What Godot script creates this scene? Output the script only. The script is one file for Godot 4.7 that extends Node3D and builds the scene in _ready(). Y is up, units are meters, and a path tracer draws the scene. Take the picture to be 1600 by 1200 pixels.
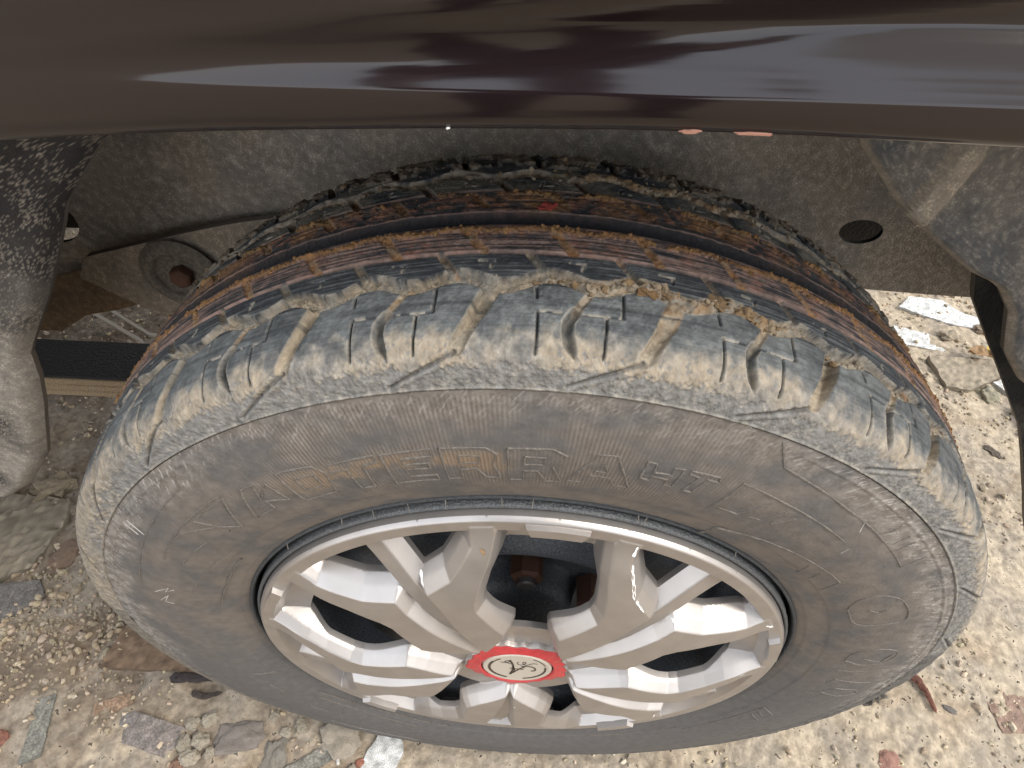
extends Node3D

# A pickup's rear wheel seen from above, standing on rubble-strewn dry dirt. Wheel axis = z, wheel centre at (0, AXLE, 0).
const AXLE := 0.318
const D2R := 0.017453292

var cam: Camera3D
var truck: Node3D
var names := {}
var nf := FastNoiseLite.new()      # fine fractal noise
var nc := FastNoiseLite.new()      # plain smooth noise
var nw := FastNoiseLite.new()      # cellular
var hh := 0.0
var cr := Color.BLACK
var side_z := PackedFloat32Array()
var M := {}


func _ready() -> void:
	# ---- camera, sky, sun, exposure
	cam = Camera3D.new()
	cam.name = "camera"
	cam.keep_aspect = Camera3D.KEEP_HEIGHT
	cam.fov = 61.214
	cam.near = 0.02
	cam.far = 400.0
	cam.transform = Transform3D(Basis(Vector3(0.9986, 0.0087, -0.0527), Vector3(-0.0445, 0.6822, -0.7298), Vector3(0.0296, 0.7311, 0.6816)).orthonormalized(), Vector3(0.0011, 0.5029 + AXLE, 0.1882))
	add_child(cam)
	var sky_mat := ProceduralSkyMaterial.new()
	sky_mat.sky_top_color = Color(0.84, 0.87, 0.91)
	sky_mat.sky_horizon_color = Color(0.95, 0.95, 0.95)
	sky_mat.sky_curve = 0.2
	sky_mat.ground_bottom_color = Color(0.42, 0.36, 0.29)
	sky_mat.ground_horizon_color = Color(0.55, 0.50, 0.43)
	sky_mat.sun_angle_max = 1.0
	sky_mat.energy_multiplier = 1.0
	var sky := Sky.new()
	sky.sky_material = sky_mat
	var env := Environment.new()
	env.background_mode = Environment.BG_SKY
	env.sky = sky
	env.background_energy_multiplier = 1.0
	env.ambient_light_source = Environment.AMBIENT_SOURCE_SKY
	env.tonemap_mode = Environment.TONE_MAPPER_LINEAR
	env.tonemap_exposure = 2.85
	env.ssao_enabled = true
	env.ssil_enabled = true
	env.sdfgi_enabled = true
	var we := WorldEnvironment.new()
	we.name = "world_environment"
	we.environment = env
	add_child(we)
	var sun := DirectionalLight3D.new()
	sun.name = "sun"
	sun.light_energy = 0.45
	sun.light_color = Color(1.0, 0.98, 0.95)
	sun.light_angular_distance = 28.0
	sun.shadow_enabled = true
	sun.look_at_from_position(Vector3(2.0, 2.3, 0.75), Vector3.ZERO, Vector3.UP)
	add_child(sun)

	nf.noise_type = FastNoiseLite.TYPE_SIMPLEX
	nf.frequency = 1.0
	nf.seed = 11
	nf.fractal_type = FastNoiseLite.FRACTAL_FBM
	nf.fractal_octaves = 4
	nc.noise_type = FastNoiseLite.TYPE_SIMPLEX
	nc.frequency = 1.0
	nc.seed = 5
	nc.fractal_type = FastNoiseLite.FRACTAL_NONE
	nw.noise_type = FastNoiseLite.TYPE_CELLULAR
	nw.frequency = 1.0
	nw.seed = 7
	nw.fractal_type = FastNoiseLite.FRACTAL_NONE
	nw.cellular_return_type = FastNoiseLite.RETURN_DISTANCE
	make_materials()
	make_ground()

	truck = Node3D.new()
	truck.name = "parked_pickup_truck"
	truck.set_meta("label", "dark maroon pickup truck, muddy rear wheel with silver cover filling the photo")
	truck.set_meta("category", "pickup truck")
	add_child(truck)
	make_body()
	make_chassis()
	make_guards()
	make_tyre()
	make_marks()
	make_steel_wheel()
	make_cover()
	make_cap()
	make_debris()
	make_person()


# ------------------------------------------------------------------ helpers

func lin(r: float, g: float, b: float) -> Color:
	return Color(r, g, b).linear_to_srgb()

func numbered(n: String, parent: Node) -> String:
	var key := str(parent.get_instance_id()) + n
	var k: int = names.get(key, 0)
	names[key] = k + 1
	return n if k == 0 else "%s_%03d" % [n, k]

func put(n: String, mesh: Mesh, m: Material, parent: Node, at := Vector3.ZERO) -> MeshInstance3D:
	var o := MeshInstance3D.new()
	o.name = numbered(n, parent)
	o.mesh = mesh
	o.material_override = m
	o.position = at
	parent.add_child(o, true)
	return o

func tag(o: Node, label: String, category: String, group := "") -> void:
	o.set_meta("label", label)
	o.set_meta("category", category)
	if group:
		o.set_meta("group", group)

func noise_tex(seed_: int, freq: float, octaves: int, lo: float, hi: float, cellular := false, size := 512) -> ImageTexture:
	var n := FastNoiseLite.new()
	n.seed = seed_
	n.noise_type = FastNoiseLite.TYPE_CELLULAR if cellular else FastNoiseLite.TYPE_SIMPLEX
	n.frequency = freq
	n.fractal_type = FastNoiseLite.FRACTAL_FBM
	n.fractal_octaves = octaves
	var im := n.get_seamless_image(size, size, false, false, 0.15, true)
	im.convert(Image.FORMAT_L8)
	var d := im.get_data()
	for i in d.size():
		d[i] = int(255.0 * lerpf(lo, hi, d[i] / 255.0))
	im = Image.create_from_data(size, size, false, Image.FORMAT_L8, d)
	im.convert(Image.FORMAT_RGB8)
	return ImageTexture.create_from_image(im)

func bump_tex(seed_: int, freq: float, octaves: int, strength: float, cellular := false) -> ImageTexture:
	var n := FastNoiseLite.new()
	n.seed = seed_
	n.noise_type = FastNoiseLite.TYPE_CELLULAR if cellular else FastNoiseLite.TYPE_SIMPLEX
	n.frequency = freq
	n.fractal_type = FastNoiseLite.FRACTAL_FBM
	n.fractal_octaves = octaves
	var im := n.get_seamless_image(512, 512, false, false, 0.15, true)
	im.convert(Image.FORMAT_RGB8)
	im.bump_map_to_normal_map(strength)
	return ImageTexture.create_from_image(im)

func mat(c: Color, rough: float, metal := 0.0, tex: Texture2D = null, bump: Texture2D = null, bs := 1.0, scale := 8.0, vc := false) -> StandardMaterial3D:
	var m := StandardMaterial3D.new()
	m.albedo_color = c
	m.roughness = rough
	m.metallic = metal
	m.vertex_color_use_as_albedo = vc
	if tex:
		m.albedo_texture = tex
	if bump:
		m.normal_enabled = true
		m.normal_texture = bump
		m.normal_scale = bs
	if tex or bump:
		m.uv1_triplanar = true
		m.uv1_scale = Vector3.ONE * scale
	return m

# mostly even, with small bright flecks (dried splashes)
func fleck_tex(seed_: int) -> ImageTexture:
	var n := FastNoiseLite.new()
	n.seed = seed_
	n.noise_type = FastNoiseLite.TYPE_SIMPLEX
	n.frequency = 0.085
	n.fractal_type = FastNoiseLite.FRACTAL_FBM
	n.fractal_octaves = 3
	var a := n.get_seamless_image(512, 512, false, false, 0.15, true)
	n.frequency = 0.02
	n.seed = seed_ + 1
	var b := n.get_seamless_image(512, 512, false, false, 0.15, true)
	a.convert(Image.FORMAT_L8)
	b.convert(Image.FORMAT_L8)
	var d := a.get_data()
	var e := b.get_data()
	for i in d.size():
		var f := smoothstep(0.74, 0.86, d[i] / 255.0 + 0.55 * (e[i] / 255.0 - 0.5))
		d[i] = int(255.0 * clampf(0.78 + 0.12 * (d[i] / 255.0 - 0.5) + 0.16 * (e[i] / 255.0 - 0.5) + 0.22 * f, 0.0, 1.0))
	var im := Image.create_from_data(512, 512, false, Image.FORMAT_L8, d)
	im.convert(Image.FORMAT_RGB8)
	return ImageTexture.create_from_image(im)

func make_materials() -> void:
	var grain := noise_tex(3, 0.03, 5, 0.62, 1.0)
	var speck := noise_tex(9, 0.09, 3, 0.55, 1.0)
	var b_fine := bump_tex(21, 0.06, 4, 6.0)
	var b_crumb := bump_tex(22, 0.035, 5, 9.0)
	var b_cell := bump_tex(23, 0.05, 3, 6.0, true)
	M.tyre = mat(Color.WHITE, 0.86, 0.0, grain, b_fine, 0.5, 9.0, true)
	M.side = mat(Color.WHITE, 0.72, 0.0, noise_tex(5, 0.02, 5, 0.90, 1.0), b_fine, 0.12, 9.0, true)
	M.letter = mat(lin(0.205, 0.18, 0.155), 0.85, 0.0, grain, b_fine, 0.3, 20.0)
	M.mud = mat(Color.WHITE, 0.95, 0.0, speck, b_crumb, 0.8, 24.0, true)
	M.silver = mat(lin(0.465, 0.432, 0.408), 0.40, 0.8, noise_tex(31, 0.012, 4, 0.93, 1.0), b_fine, 0.015, 6.0)
	M.scuff = mat(lin(0.42, 0.40, 0.37), 0.8)
	M.chip = mat(lin(0.85, 0.84, 0.82), 0.6)
	M.rust_smear = mat(lin(0.42, 0.27, 0.14), 0.8, 0.0, speck, null, 1.0, 30.0)
	M.red = mat(lin(0.52, 0.045, 0.05), 0.35, 0.0, noise_tex(33, 0.02, 3, 0.88, 1.0), null, 1.0, 12.0)
	M.emblem = mat(lin(0.52, 0.47, 0.40), 0.4, 0.2)
	M.emblem_ink = mat(lin(0.05, 0.035, 0.025), 0.55)
	M.steel = mat(lin(0.115, 0.128, 0.148), 0.55, 0.1, speck, b_fine, 0.35, 8.0)
	M.flange = mat(lin(0.16, 0.165, 0.17), 0.55, 0.3, speck, b_fine, 0.7, 14.0)
	M.bead = mat(lin(0.06, 0.064, 0.068), 0.7, 0.0, grain, b_fine, 0.5, 12.0)
	M.nut = mat(lin(0.17, 0.075, 0.045), 0.75, 0.2, speck, b_crumb, 0.6, 40.0)
	M.stud = mat(lin(0.2, 0.19, 0.18), 0.5, 0.6, speck, b_fine, 0.5, 40.0)
	M.paint = mat(lin(0.013, 0.008, 0.009), 0.16)
	M.paint.metallic_specular = 0.15
	M.paint.clearcoat_enabled = true
	M.paint.clearcoat = 1.0
	M.paint.clearcoat_roughness = 0.11
	M.paint_inner = mat(lin(0.13, 0.11, 0.09), 0.9)
	M.primer = mat(lin(0.34, 0.17, 0.12), 0.7)
	M.under = mat(lin(0.34, 0.28, 0.22), 0.95, 0.0, grain, b_fine, 0.5, 4.0)
	M.cup = mat(lin(0.2, 0.17, 0.135), 0.9, 0.0, grain, b_fine, 0.4, 12.0)
	M.dust = mat(Color.WHITE, 0.92, 0.0, fleck_tex(17), b_fine, 0.28, 10.0, true)
	M.rubber = mat(lin(0.017, 0.017, 0.018), 0.65, 0.0, grain, b_fine, 0.3, 6.0)
	M.tan_dust = mat(lin(0.50, 0.38, 0.24), 0.95, 0.0, speck, b_fine, 0.4, 10.0)
	M.soil = mat(Color.WHITE, 0.97, 0.0, noise_tex(19, 0.02, 5, 0.72, 1.05), bump_tex(25, 0.05, 5, 3.0), 0.8, 6.0, true)
	M.stone = mat(Color.WHITE, 0.93, 0.0, speck, b_crumb, 0.7, 22.0, true)
	M.plain = mat(Color.WHITE, 0.8, 0.0, grain, b_fine, 0.35, 16.0, true)
	M.glazed = mat(Color.WHITE, 0.35, 0.0, speck, b_cell, 0.2, 14.0, true)
	M.bark = mat(Color.WHITE, 0.95, 0.0, speck, b_crumb, 1.0, 30.0, true)
	M.plastic = mat(lin(0.36, 0.32, 0.26), 0.5)
	M.cloth = mat(Color.WHITE, 0.85, 0.0, grain, b_fine, 0.3, 12.0, true)
	M.leaf = mat(Color.WHITE, 0.6, 0.0, speck, null, 1.0, 20.0, true)
	M.leaf.backlight_enabled = true
	M.leaf.backlight = Color(0.3, 0.28, 0.1)

# Triangles (three points each, counter-clockwise seen from outside) -> mesh, smoothed where faces meet at less than crease degrees.
func tri_mesh(t: PackedVector3Array, crease := 35.0, cols := PackedColorArray()) -> ArrayMesh:
	var nt := t.size() / 3
	var fn := PackedVector3Array()
	fn.resize(nt)
	var at := {}
	for f in nt:
		fn[f] = (t[3 * f + 1] - t[3 * f]).cross(t[3 * f + 2] - t[3 * f])
		for k in 3:
			var key := Vector3i((t[3 * f + k] * 50000.0).round())
			if at.has(key):
				at[key].append(f)
			else:
				at[key] = [f]
	var v := PackedVector3Array()
	var n := PackedVector3Array()
	var c := PackedColorArray()
	v.resize(nt * 3)
	n.resize(nt * 3)
	var has_c := cols.size() > 0
	if has_c:
		c.resize(nt * 3)
	var lim := cos(crease * D2R)
	for f in nt:
		var fu := fn[f].normalized()
		for k in 3:
			var key := Vector3i((t[3 * f + k] * 50000.0).round())
			var s := Vector3.ZERO
			for g in at[key]:
				if fu.dot(fn[g].normalized()) > lim:
					s += fn[g]
			var o := 3 * f + 2 - k
			v[o] = t[3 * f + k]
			n[o] = s.normalized() if s.length_squared() > 0.0 else Vector3.UP
			if has_c:
				c[o] = cols[3 * f + k]
	var a := []
	a.resize(Mesh.ARRAY_MAX)
	a[Mesh.ARRAY_VERTEX] = v
	a[Mesh.ARRAY_NORMAL] = n
	if has_c:
		a[Mesh.ARRAY_COLOR] = c
	var m := ArrayMesh.new()
	m.add_surface_from_arrays(Mesh.PRIMITIVE_TRIANGLES, a)
	return m

# Regular grid of nu x nv points (index u * nv + v). (P[u+1]-P[u]) x (P[v+1]-P[v]) * sgn points outwards. Cells whose corners are all below 0 in keep are left out.
func grid_mesh(P: PackedVector3Array, C: PackedColorArray, nu: int, nv: int, sgn := 1.0, keep := PackedByteArray()) -> ArrayMesh:
	var N := PackedVector3Array()
	N.resize(nu * nv)
	for u in nu:
		var u0 := maxi(u - 1, 0) * nv
		var u1 := mini(u + 1, nu - 1) * nv
		for w in nv:
			var du := P[u1 + w] - P[u0 + w]
			var dv := P[u * nv + mini(w + 1, nv - 1)] - P[u * nv + maxi(w - 1, 0)]
			N[u * nv + w] = (du.cross(dv) * sgn).normalized()
	var idx := PackedInt32Array()
	idx.resize((nu - 1) * (nv - 1) * 6)
	var k := 0
	var kp := keep.size() > 0
	for u in nu - 1:
		for w in nv - 1:
			var a := u * nv + w
			var b := a + nv
			if kp and not (keep[a] and keep[b] and keep[a + 1] and keep[b + 1]):
				continue
			if sgn > 0.0:
				idx[k] = a; idx[k + 1] = b + 1; idx[k + 2] = b
				idx[k + 3] = a; idx[k + 4] = a + 1; idx[k + 5] = b + 1
			else:
				idx[k] = a; idx[k + 1] = b; idx[k + 2] = b + 1
				idx[k + 3] = a; idx[k + 4] = b + 1; idx[k + 5] = a + 1
			k += 6
	idx.resize(k)
	var arr := []
	arr.resize(Mesh.ARRAY_MAX)
	arr[Mesh.ARRAY_VERTEX] = P
	arr[Mesh.ARRAY_NORMAL] = N
	if C.size():
		arr[Mesh.ARRAY_COLOR] = C
	arr[Mesh.ARRAY_INDEX] = idx
	var m := ArrayMesh.new()
	m.add_surface_from_arrays(Mesh.PRIMITIVE_TRIANGLES, arr)
	return m

func quad(t: PackedVector3Array, a: Vector3, b: Vector3, c: Vector3, d: Vector3) -> void:
	t.append_array([a, b, c, a, c, d])

# Lathe round the wheel axis: profile points (r, z); outward = to the left of the profile's run when sgn is 1.
func lathe(prof: PackedVector2Array, steps: int, sgn := 1.0, wob := 0.0) -> ArrayMesh:
	var P := PackedVector3Array()
	var nv := prof.size()
	for u in steps + 1:
		var th := TAU * (u % steps) / steps
		for w in nv:
			var r := prof[w].x + (nf.get_noise_3d(cos(th) * 30.0, sin(th) * 30.0, w * 0.7) * wob if wob > 0.0 else 0.0)
			P.append(Vector3(cos(th) * r, sin(th) * r, prof[w].y))
	return grid_mesh(P, PackedColorArray(), steps + 1, nv, sgn)

func chaikin(p: PackedVector2Array, times: int) -> PackedVector2Array:
	for k in times:
		var q := PackedVector2Array([p[0]])
		for i in p.size() - 1:
			q.append(p[i].lerp(p[i + 1], 0.25))
			q.append(p[i].lerp(p[i + 1], 0.75))
		q.append(p[p.size() - 1])
		p = q
	return p

func ss(a: float, b: float, x: float) -> float:
	return smoothstep(a, b, x)

func seg(px: float, py: float, ax: float, ay: float, bx: float, by: float) -> float:
	var dx := bx - ax
	var dy := by - ay
	var t := clampf(((px - ax) * dx + (py - ay) * dy) / (dx * dx + dy * dy), 0.0, 1.0)
	dx = px - ax - dx * t
	dy = py - ay - dy * t
	return sqrt(dx * dx + dy * dy)

# Prism with chamfered top from a polygon (x, y) counter-clockwise, from z0 up to z1, in a basis.
func prism(poly: PackedVector2Array, z0: float, z1: float, bev: float, tf := Transform3D()) -> PackedVector3Array:
	var t := PackedVector3Array()
	var n := poly.size()
	var ins := PackedVector2Array()
	for i in n:
		var e0 := (poly[i] - poly[(i + n - 1) % n]).normalized()
		var e1 := (poly[(i + 1) % n] - poly[i]).normalized()
		var nn := (Vector2(-e0.y, e0.x) + Vector2(-e1.y, e1.x))
		nn = nn.normalized() * minf(1.0 / maxf(0.35, nn.length() * 0.5), 2.0)
		ins.append(poly[i] + nn * bev)
	for i in n:
		var j := (i + 1) % n
		quad(t, tf * Vector3(poly[i].x, poly[i].y, z0), tf * Vector3(poly[j].x, poly[j].y, z0), tf * Vector3(poly[j].x, poly[j].y, z1 - bev), tf * Vector3(poly[i].x, poly[i].y, z1 - bev))
		quad(t, tf * Vector3(poly[i].x, poly[i].y, z1 - bev), tf * Vector3(poly[j].x, poly[j].y, z1 - bev), tf * Vector3(ins[j].x, ins[j].y, z1), tf * Vector3(ins[i].x, ins[i].y, z1))
	var ix := Geometry2D.triangulate_polygon(ins)
	for k in range(0, ix.size(), 3):
		var a := ins[ix[k]]
		var b := ins[ix[k + 1]]
		var c := ins[ix[k + 2]]
		if (b - a).cross(c - a) < 0.0:
			var s := b
			b = c
			c = s
		t.append_array([tf * Vector3(a.x, a.y, z1), tf * Vector3(b.x, b.y, z1), tf * Vector3(c.x, c.y, z1)])
		t.append_array([tf * Vector3(a.x, a.y, z0), tf * Vector3(c.x, c.y, z0), tf * Vector3(b.x, b.y, z0)])
	return t

func box(t: PackedVector3Array, lo: Vector3, hi: Vector3) -> void:
	t.append_array(prism(PackedVector2Array([Vector2(lo.x, lo.y), Vector2(hi.x, lo.y), Vector2(hi.x, hi.y), Vector2(lo.x, hi.y)]), lo.z, hi.z, minf(0.0015, (hi.z - lo.z) * 0.3)))


# ------------------------------------------------------------------ ground

func ground_h(x: float, z: float) -> float:
	var crumb := 0.5 + 0.5 * nf.get_noise_2d(x * 2.3 + 9.0, z * 2.3)
	return nf.get_noise_2d(x * 4.0, z * 4.0) * 0.006 + nf.get_noise_2d(x * 38.0, z * 38.0) * (0.0012 + 0.0026 * crumb) + nf.get_noise_2d(x * 130.0, z * 130.0) * 0.0006 * crumb - 0.002 - 0.004 * ss(0.17, 0.05, absf(z + 0.09)) * ss(0.2, 0.1, absf(x))

func make_ground() -> void:
	var x0 := -0.98
	var x1 := 1.05
	var z0 := -1.12
	var z1 := 0.17
	var nx := 760
	var nz := 484
	var P := PackedVector3Array()
	var C := PackedColorArray()
	P.resize(nx * nz)
	C.resize(nx * nz)
	var pale := Color(0.48, 0.395, 0.29)
	var brown := Color(0.215, 0.165, 0.12)
	var grey := Color(0.36, 0.305, 0.24)
	var ochre := Color(0.29, 0.205, 0.13)
	for i in nx:
		var x := lerpf(x0, x1, float(i) / (nx - 1))
		for j in nz:
			var z := lerpf(z0, z1, float(j) / (nz - 1))
			var e := minf(minf(x - x0, x1 - x), minf(z - z0, z1 - z))
			var h := ground_h(x, z)
			P[i * nz + j] = Vector3(x, lerpf(-0.006, h, ss(0.0, 0.05, e)), z)
			var a := nf.get_noise_2d(x * 5.0 + 3.0, z * 5.0)
			var b := nf.get_noise_2d(x * 24.0, z * 24.0 + 7.0)
			var c := pale.lerp(brown, clampf(0.36 - 0.85 * x + a * 0.6 + b * 0.4, 0.0, 1.0))
			c = c.lerp(grey, clampf(0.25 + nf.get_noise_2d(x * 9.0, z * 9.0 + 31.0) * 1.2, 0.0, 0.8))
			c = c.lerp(ochre, clampf(nf.get_noise_2d(x * 6.0 - 20.0, z * 8.0) * 1.5 - 0.5, 0.0, 0.4))
			c *= 1.0 + 0.12 * nf.get_noise_2d(x * 110.0, z * 110.0)
			C[i * nz + j] = c
	var g := put("ground", grid_mesh(P, C, nx, nz, -1.0), M.soil, self)
	g.set_meta("kind", "structure")
	var far := PlaneMesh.new()
	far.size = Vector2(300, 300)
	var fm := mat(lin(0.36, 0.28, 0.19), 0.97, 0.0, M.soil.albedo_texture, M.soil.normal_texture, 0.8, 2.0)
	g = put("dirt_yard", far, fm, self, Vector3(0, -0.012, 0))
	g.set_meta("kind", "structure")
	# loose gravel and crumbs: too many to count
	var rng := RandomNumberGenerator.new()
	rng.seed = 77
	for kind in 2:
		var rm := rock_mesh(100 + kind, 1, Vector3(1, 0.7, 0.64), 0.32, [Color(0.72, 0.60, 0.455), Color(0.50, 0.405, 0.30)][kind], 0.15)
		var mm := MultiMesh.new()
		mm.transform_format = MultiMesh.TRANSFORM_3D
		mm.use_colors = true
		mm.mesh = rm
		var n := 4500
		mm.instance_count = n
		for k in n:
			var x := rng.randf_range(-1.05, 1.1)
			var z := rng.randf_range(-1.0, 0.12)
			for tries in 4:
				if nf.get_noise_2d(x * 4.0 + 40.0, z * 4.0) + 0.25 * nf.get_noise_2d(x * 20.0, z * 20.0) > -0.05 - 0.25 * ss(-0.3, -0.55, x):
					break
				x = rng.randf_range(-1.05, 1.1)
				z = rng.randf_range(-1.0, 0.12)
			var s := 0.0017 + 0.0028 * pow(rng.randf(), 3.0) + (0.004 * rng.randf() if rng.randf() < 0.03 else 0.0)
			var b := Basis.from_euler(Vector3(rng.randf() * 0.8, rng.randf() * TAU, rng.randf() * 0.8)).scaled(Vector3.ONE * s)
			if kind == 1 and k < 1000:      # crumbly patch in front of the splash guard
				x = -0.60 + rng.randfn(0.0, 0.085)
				z = -0.125 + rng.randfn(0.0, 0.045)
				b = b.scaled(Vector3.ONE * rng.randf_range(0.7, 1.4))
			mm.set_instance_transform(k, Transform3D(b, Vector3(x, ground_h(x, z) + s * 0.45, z)))
			var v := rng.randf_range(0.8, 1.25)
			mm.set_instance_color(k, Color(v * rng.randf_range(0.95, 1.08), v, v * rng.randf_range(0.85, 1.05)))
		var mi := MultiMeshInstance3D.new()
		mi.name = numbered("gravel", self)
		mi.multimesh = mm
		mi.material_override = M.stone
		tag(mi, ["pale loose grit and crumbs scattered over the dirt", "darker brown soil crumbs scattered over the dirt"][kind], "gravel")
		mi.set_meta("kind", "stuff")
		add_child(mi, true)

func rock_mesh(seed_: int, level: int, stretch: Vector3, rough: float, col: Color, colvar: float, flat := 60.0, round_ := 1.0) -> ArrayMesh:
	var ph := (1.0 + sqrt(5.0)) / 2.0
	var vs: Array[Vector3] = []
	for s in [-1.0, 1.0]:
		for q in [-ph, ph]:
			vs.append(Vector3(s, q, 0)); vs.append(Vector3(0, s, q)); vs.append(Vector3(q, 0, s))
	var tr := PackedVector3Array()
	for i in 12:
		for j in range(i + 1, 12):
			for k in range(j + 1, 12):
				if is_equal_approx(vs[i].distance_to(vs[j]), 2.0) and is_equal_approx(vs[j].distance_to(vs[k]), 2.0) and is_equal_approx(vs[i].distance_to(vs[k]), 2.0):
					if (vs[j] - vs[i]).cross(vs[k] - vs[i]).dot(vs[i]) > 0.0:
						tr.append_array([vs[i], vs[j], vs[k]])
					else:
						tr.append_array([vs[i], vs[k], vs[j]])
	for l in level:
		var t2 := PackedVector3Array()
		for f in range(0, tr.size(), 3):
			var a := tr[f].normalized()
			var b := tr[f + 1].normalized()
			var c := tr[f + 2].normalized()
			var ab := (a + b).normalized()
			var bc := (b + c).normalized()
			var ca := (c + a).normalized()
			t2.append_array([a, ab, ca, ab, b, bc, ca, bc, c, ab, bc, ca])
		tr = t2
	var o := Vector3(seed_ * 3.7, seed_ * 1.3, -seed_ * 2.1)
	var cs := PackedColorArray()
	for i in tr.size():
		var p := tr[i].normalized()
		var d := nc.get_noise_3dv(p * 1.1 + o) * rough + nf.get_noise_3dv(p * 2.6 + o) * rough * 0.6
		if round_ < 1.0:   # blockier
			var mx := maxf(absf(p.x), maxf(absf(p.y), absf(p.z)))
			p = p.lerp(p / mx * 0.8, 1.0 - round_)
		tr[i] = p * (1.0 + d) * stretch
		var v := 1.0 + nf.get_noise_3dv(p * 3.0 - o) * colvar * 3.0
		cs.append(Color(col.r * v, col.g * v, col.b * v))
	return tri_mesh(tr, flat, cs)


# ------------------------------------------------------------------ body

func lip_y(x: float) -> float:
	var d := minf(absf(x - 0.06), 0.62)
	return 0.402 - 0.18 * d * d

func make_body() -> void:
	# outer skin of the bed side: rolled hem, flat lower strip, a sloping crease, upper side
	var prof := PackedVector2Array([Vector2(0.016, -0.037), Vector2(0.003, -0.033), Vector2(0.0, -0.0275), Vector2(0.0008, -0.0225), Vector2(0.004, -0.0195), Vector2(0.010, -0.0182), Vector2(0.0155, -0.0184), Vector2(0.0185, -0.0184), Vector2(0.0225, -0.0184), Vector2(0.0275, -0.0184), Vector2(0.0305, -0.0184), Vector2(0.034, -0.0184), Vector2(0.05, -0.0185), Vector2(0.09, -0.0235), Vector2(0.2, -0.0235), Vector2(0.4, -0.03), Vector2(0.52, -0.04), Vector2(0.53, -0.06), Vector2(0.53, -0.2)])
	prof = chaikin(prof, 2)
	var fine := PackedVector2Array()
	for i in prof.size() - 1:
		var ns := maxi(1, int(prof[i].distance_to(prof[i + 1]) / 0.0006)) if prof[i].x < 0.05 else 1
		for k in ns:
			fine.append(prof[i].lerp(prof[i + 1], float(k) / ns))
	fine.append(prof[prof.size() - 1])
	prof = fine
	var nu := 241
	var nv := prof.size()
	var P := PackedVector3Array()
	for u in nu:
		var x := lerpf(-2.4, 0.95, float(u) / (nu - 1))
		var base := lip_y(x)
		for w in nv:
			var k := ss(0.018, 0.0, prof[w].x)        # the hem follows the arch, the crease runs level
			var y := lerpf(0.402, base, k) + prof[w].x
			var crease := clampf((prof[w].x - 0.0140) / 0.0190, 0.0, 1.0) * ss(-0.17, 0.04, x - (prof[w].x - 0.0225) * 8.0)
			var wv := crease * -0.0122 + nc.get_noise_2d(x * 1.3, y * 1100.0) * 0.00003 + nc.get_noise_2d(x * 4.0, prof[w].x * 30.0) * 0.00035 + nc.get_noise_2d(x * 11.0, prof[w].x * 60.0 + 5.0) * 0.00012
			P.append(Vector3(x, y, prof[w].y + wv))
	var o := put("body_panel", grid_mesh(P, PackedColorArray(), nu, nv, 1.0), M.paint, truck, Vector3(0, AXLE, 0))
	# bare primer chips on the hem and a pale scuff
	for c in [[0.0495, 0.0062, 0.0012], [0.0700, 0.0125, 0.0010], [-0.0305, 0.0013, 0.0008]]:
		var poly := PackedVector2Array()
		for k in 14:
			var a := TAU * k / 14.0
			poly.append(Vector2(cos(a) * c[1] * 0.5, sin(a) * c[2] * 0.5) * (1.0 + 0.45 * nc.get_noise_2d(c[0] * 90.0 + cos(a) * 2.0, sin(a) * 2.0)))
		put("paint_chip", tri_mesh(prism(poly, -0.0005, 0.0003, 0.0001), 30.0), M.primer if c[1] > 0.006 and c[0] > 0.0 else M.chip, o, Vector3(c[0], lip_y(c[0]) + 0.0022, -0.0203))
	# underside of the load bed, inner wheel arch and tail
	var t := PackedVector3Array()
	box(t, Vector3(-2.4, 0.60, -1.62), Vector3(0.52, 0.9, -0.062))
	box(t, Vector3(-2.4, 0.42, -1.30), Vector3(-0.72, 0.598, -0.35))
	box(t, Vector3(-2.4, -0.10, -0.30), Vector3(-0.80, 0.42, -0.06))
	box(t, Vector3(-2.4, -0.02, -1.30), Vector3(-1.00, 0.42, -0.32))
	put("load_bed", tri_mesh(t, 30.0), M.under, truck, Vector3(0, AXLE, 0))

# ------------------------------------------------------------------ chassis behind the wheel

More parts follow.
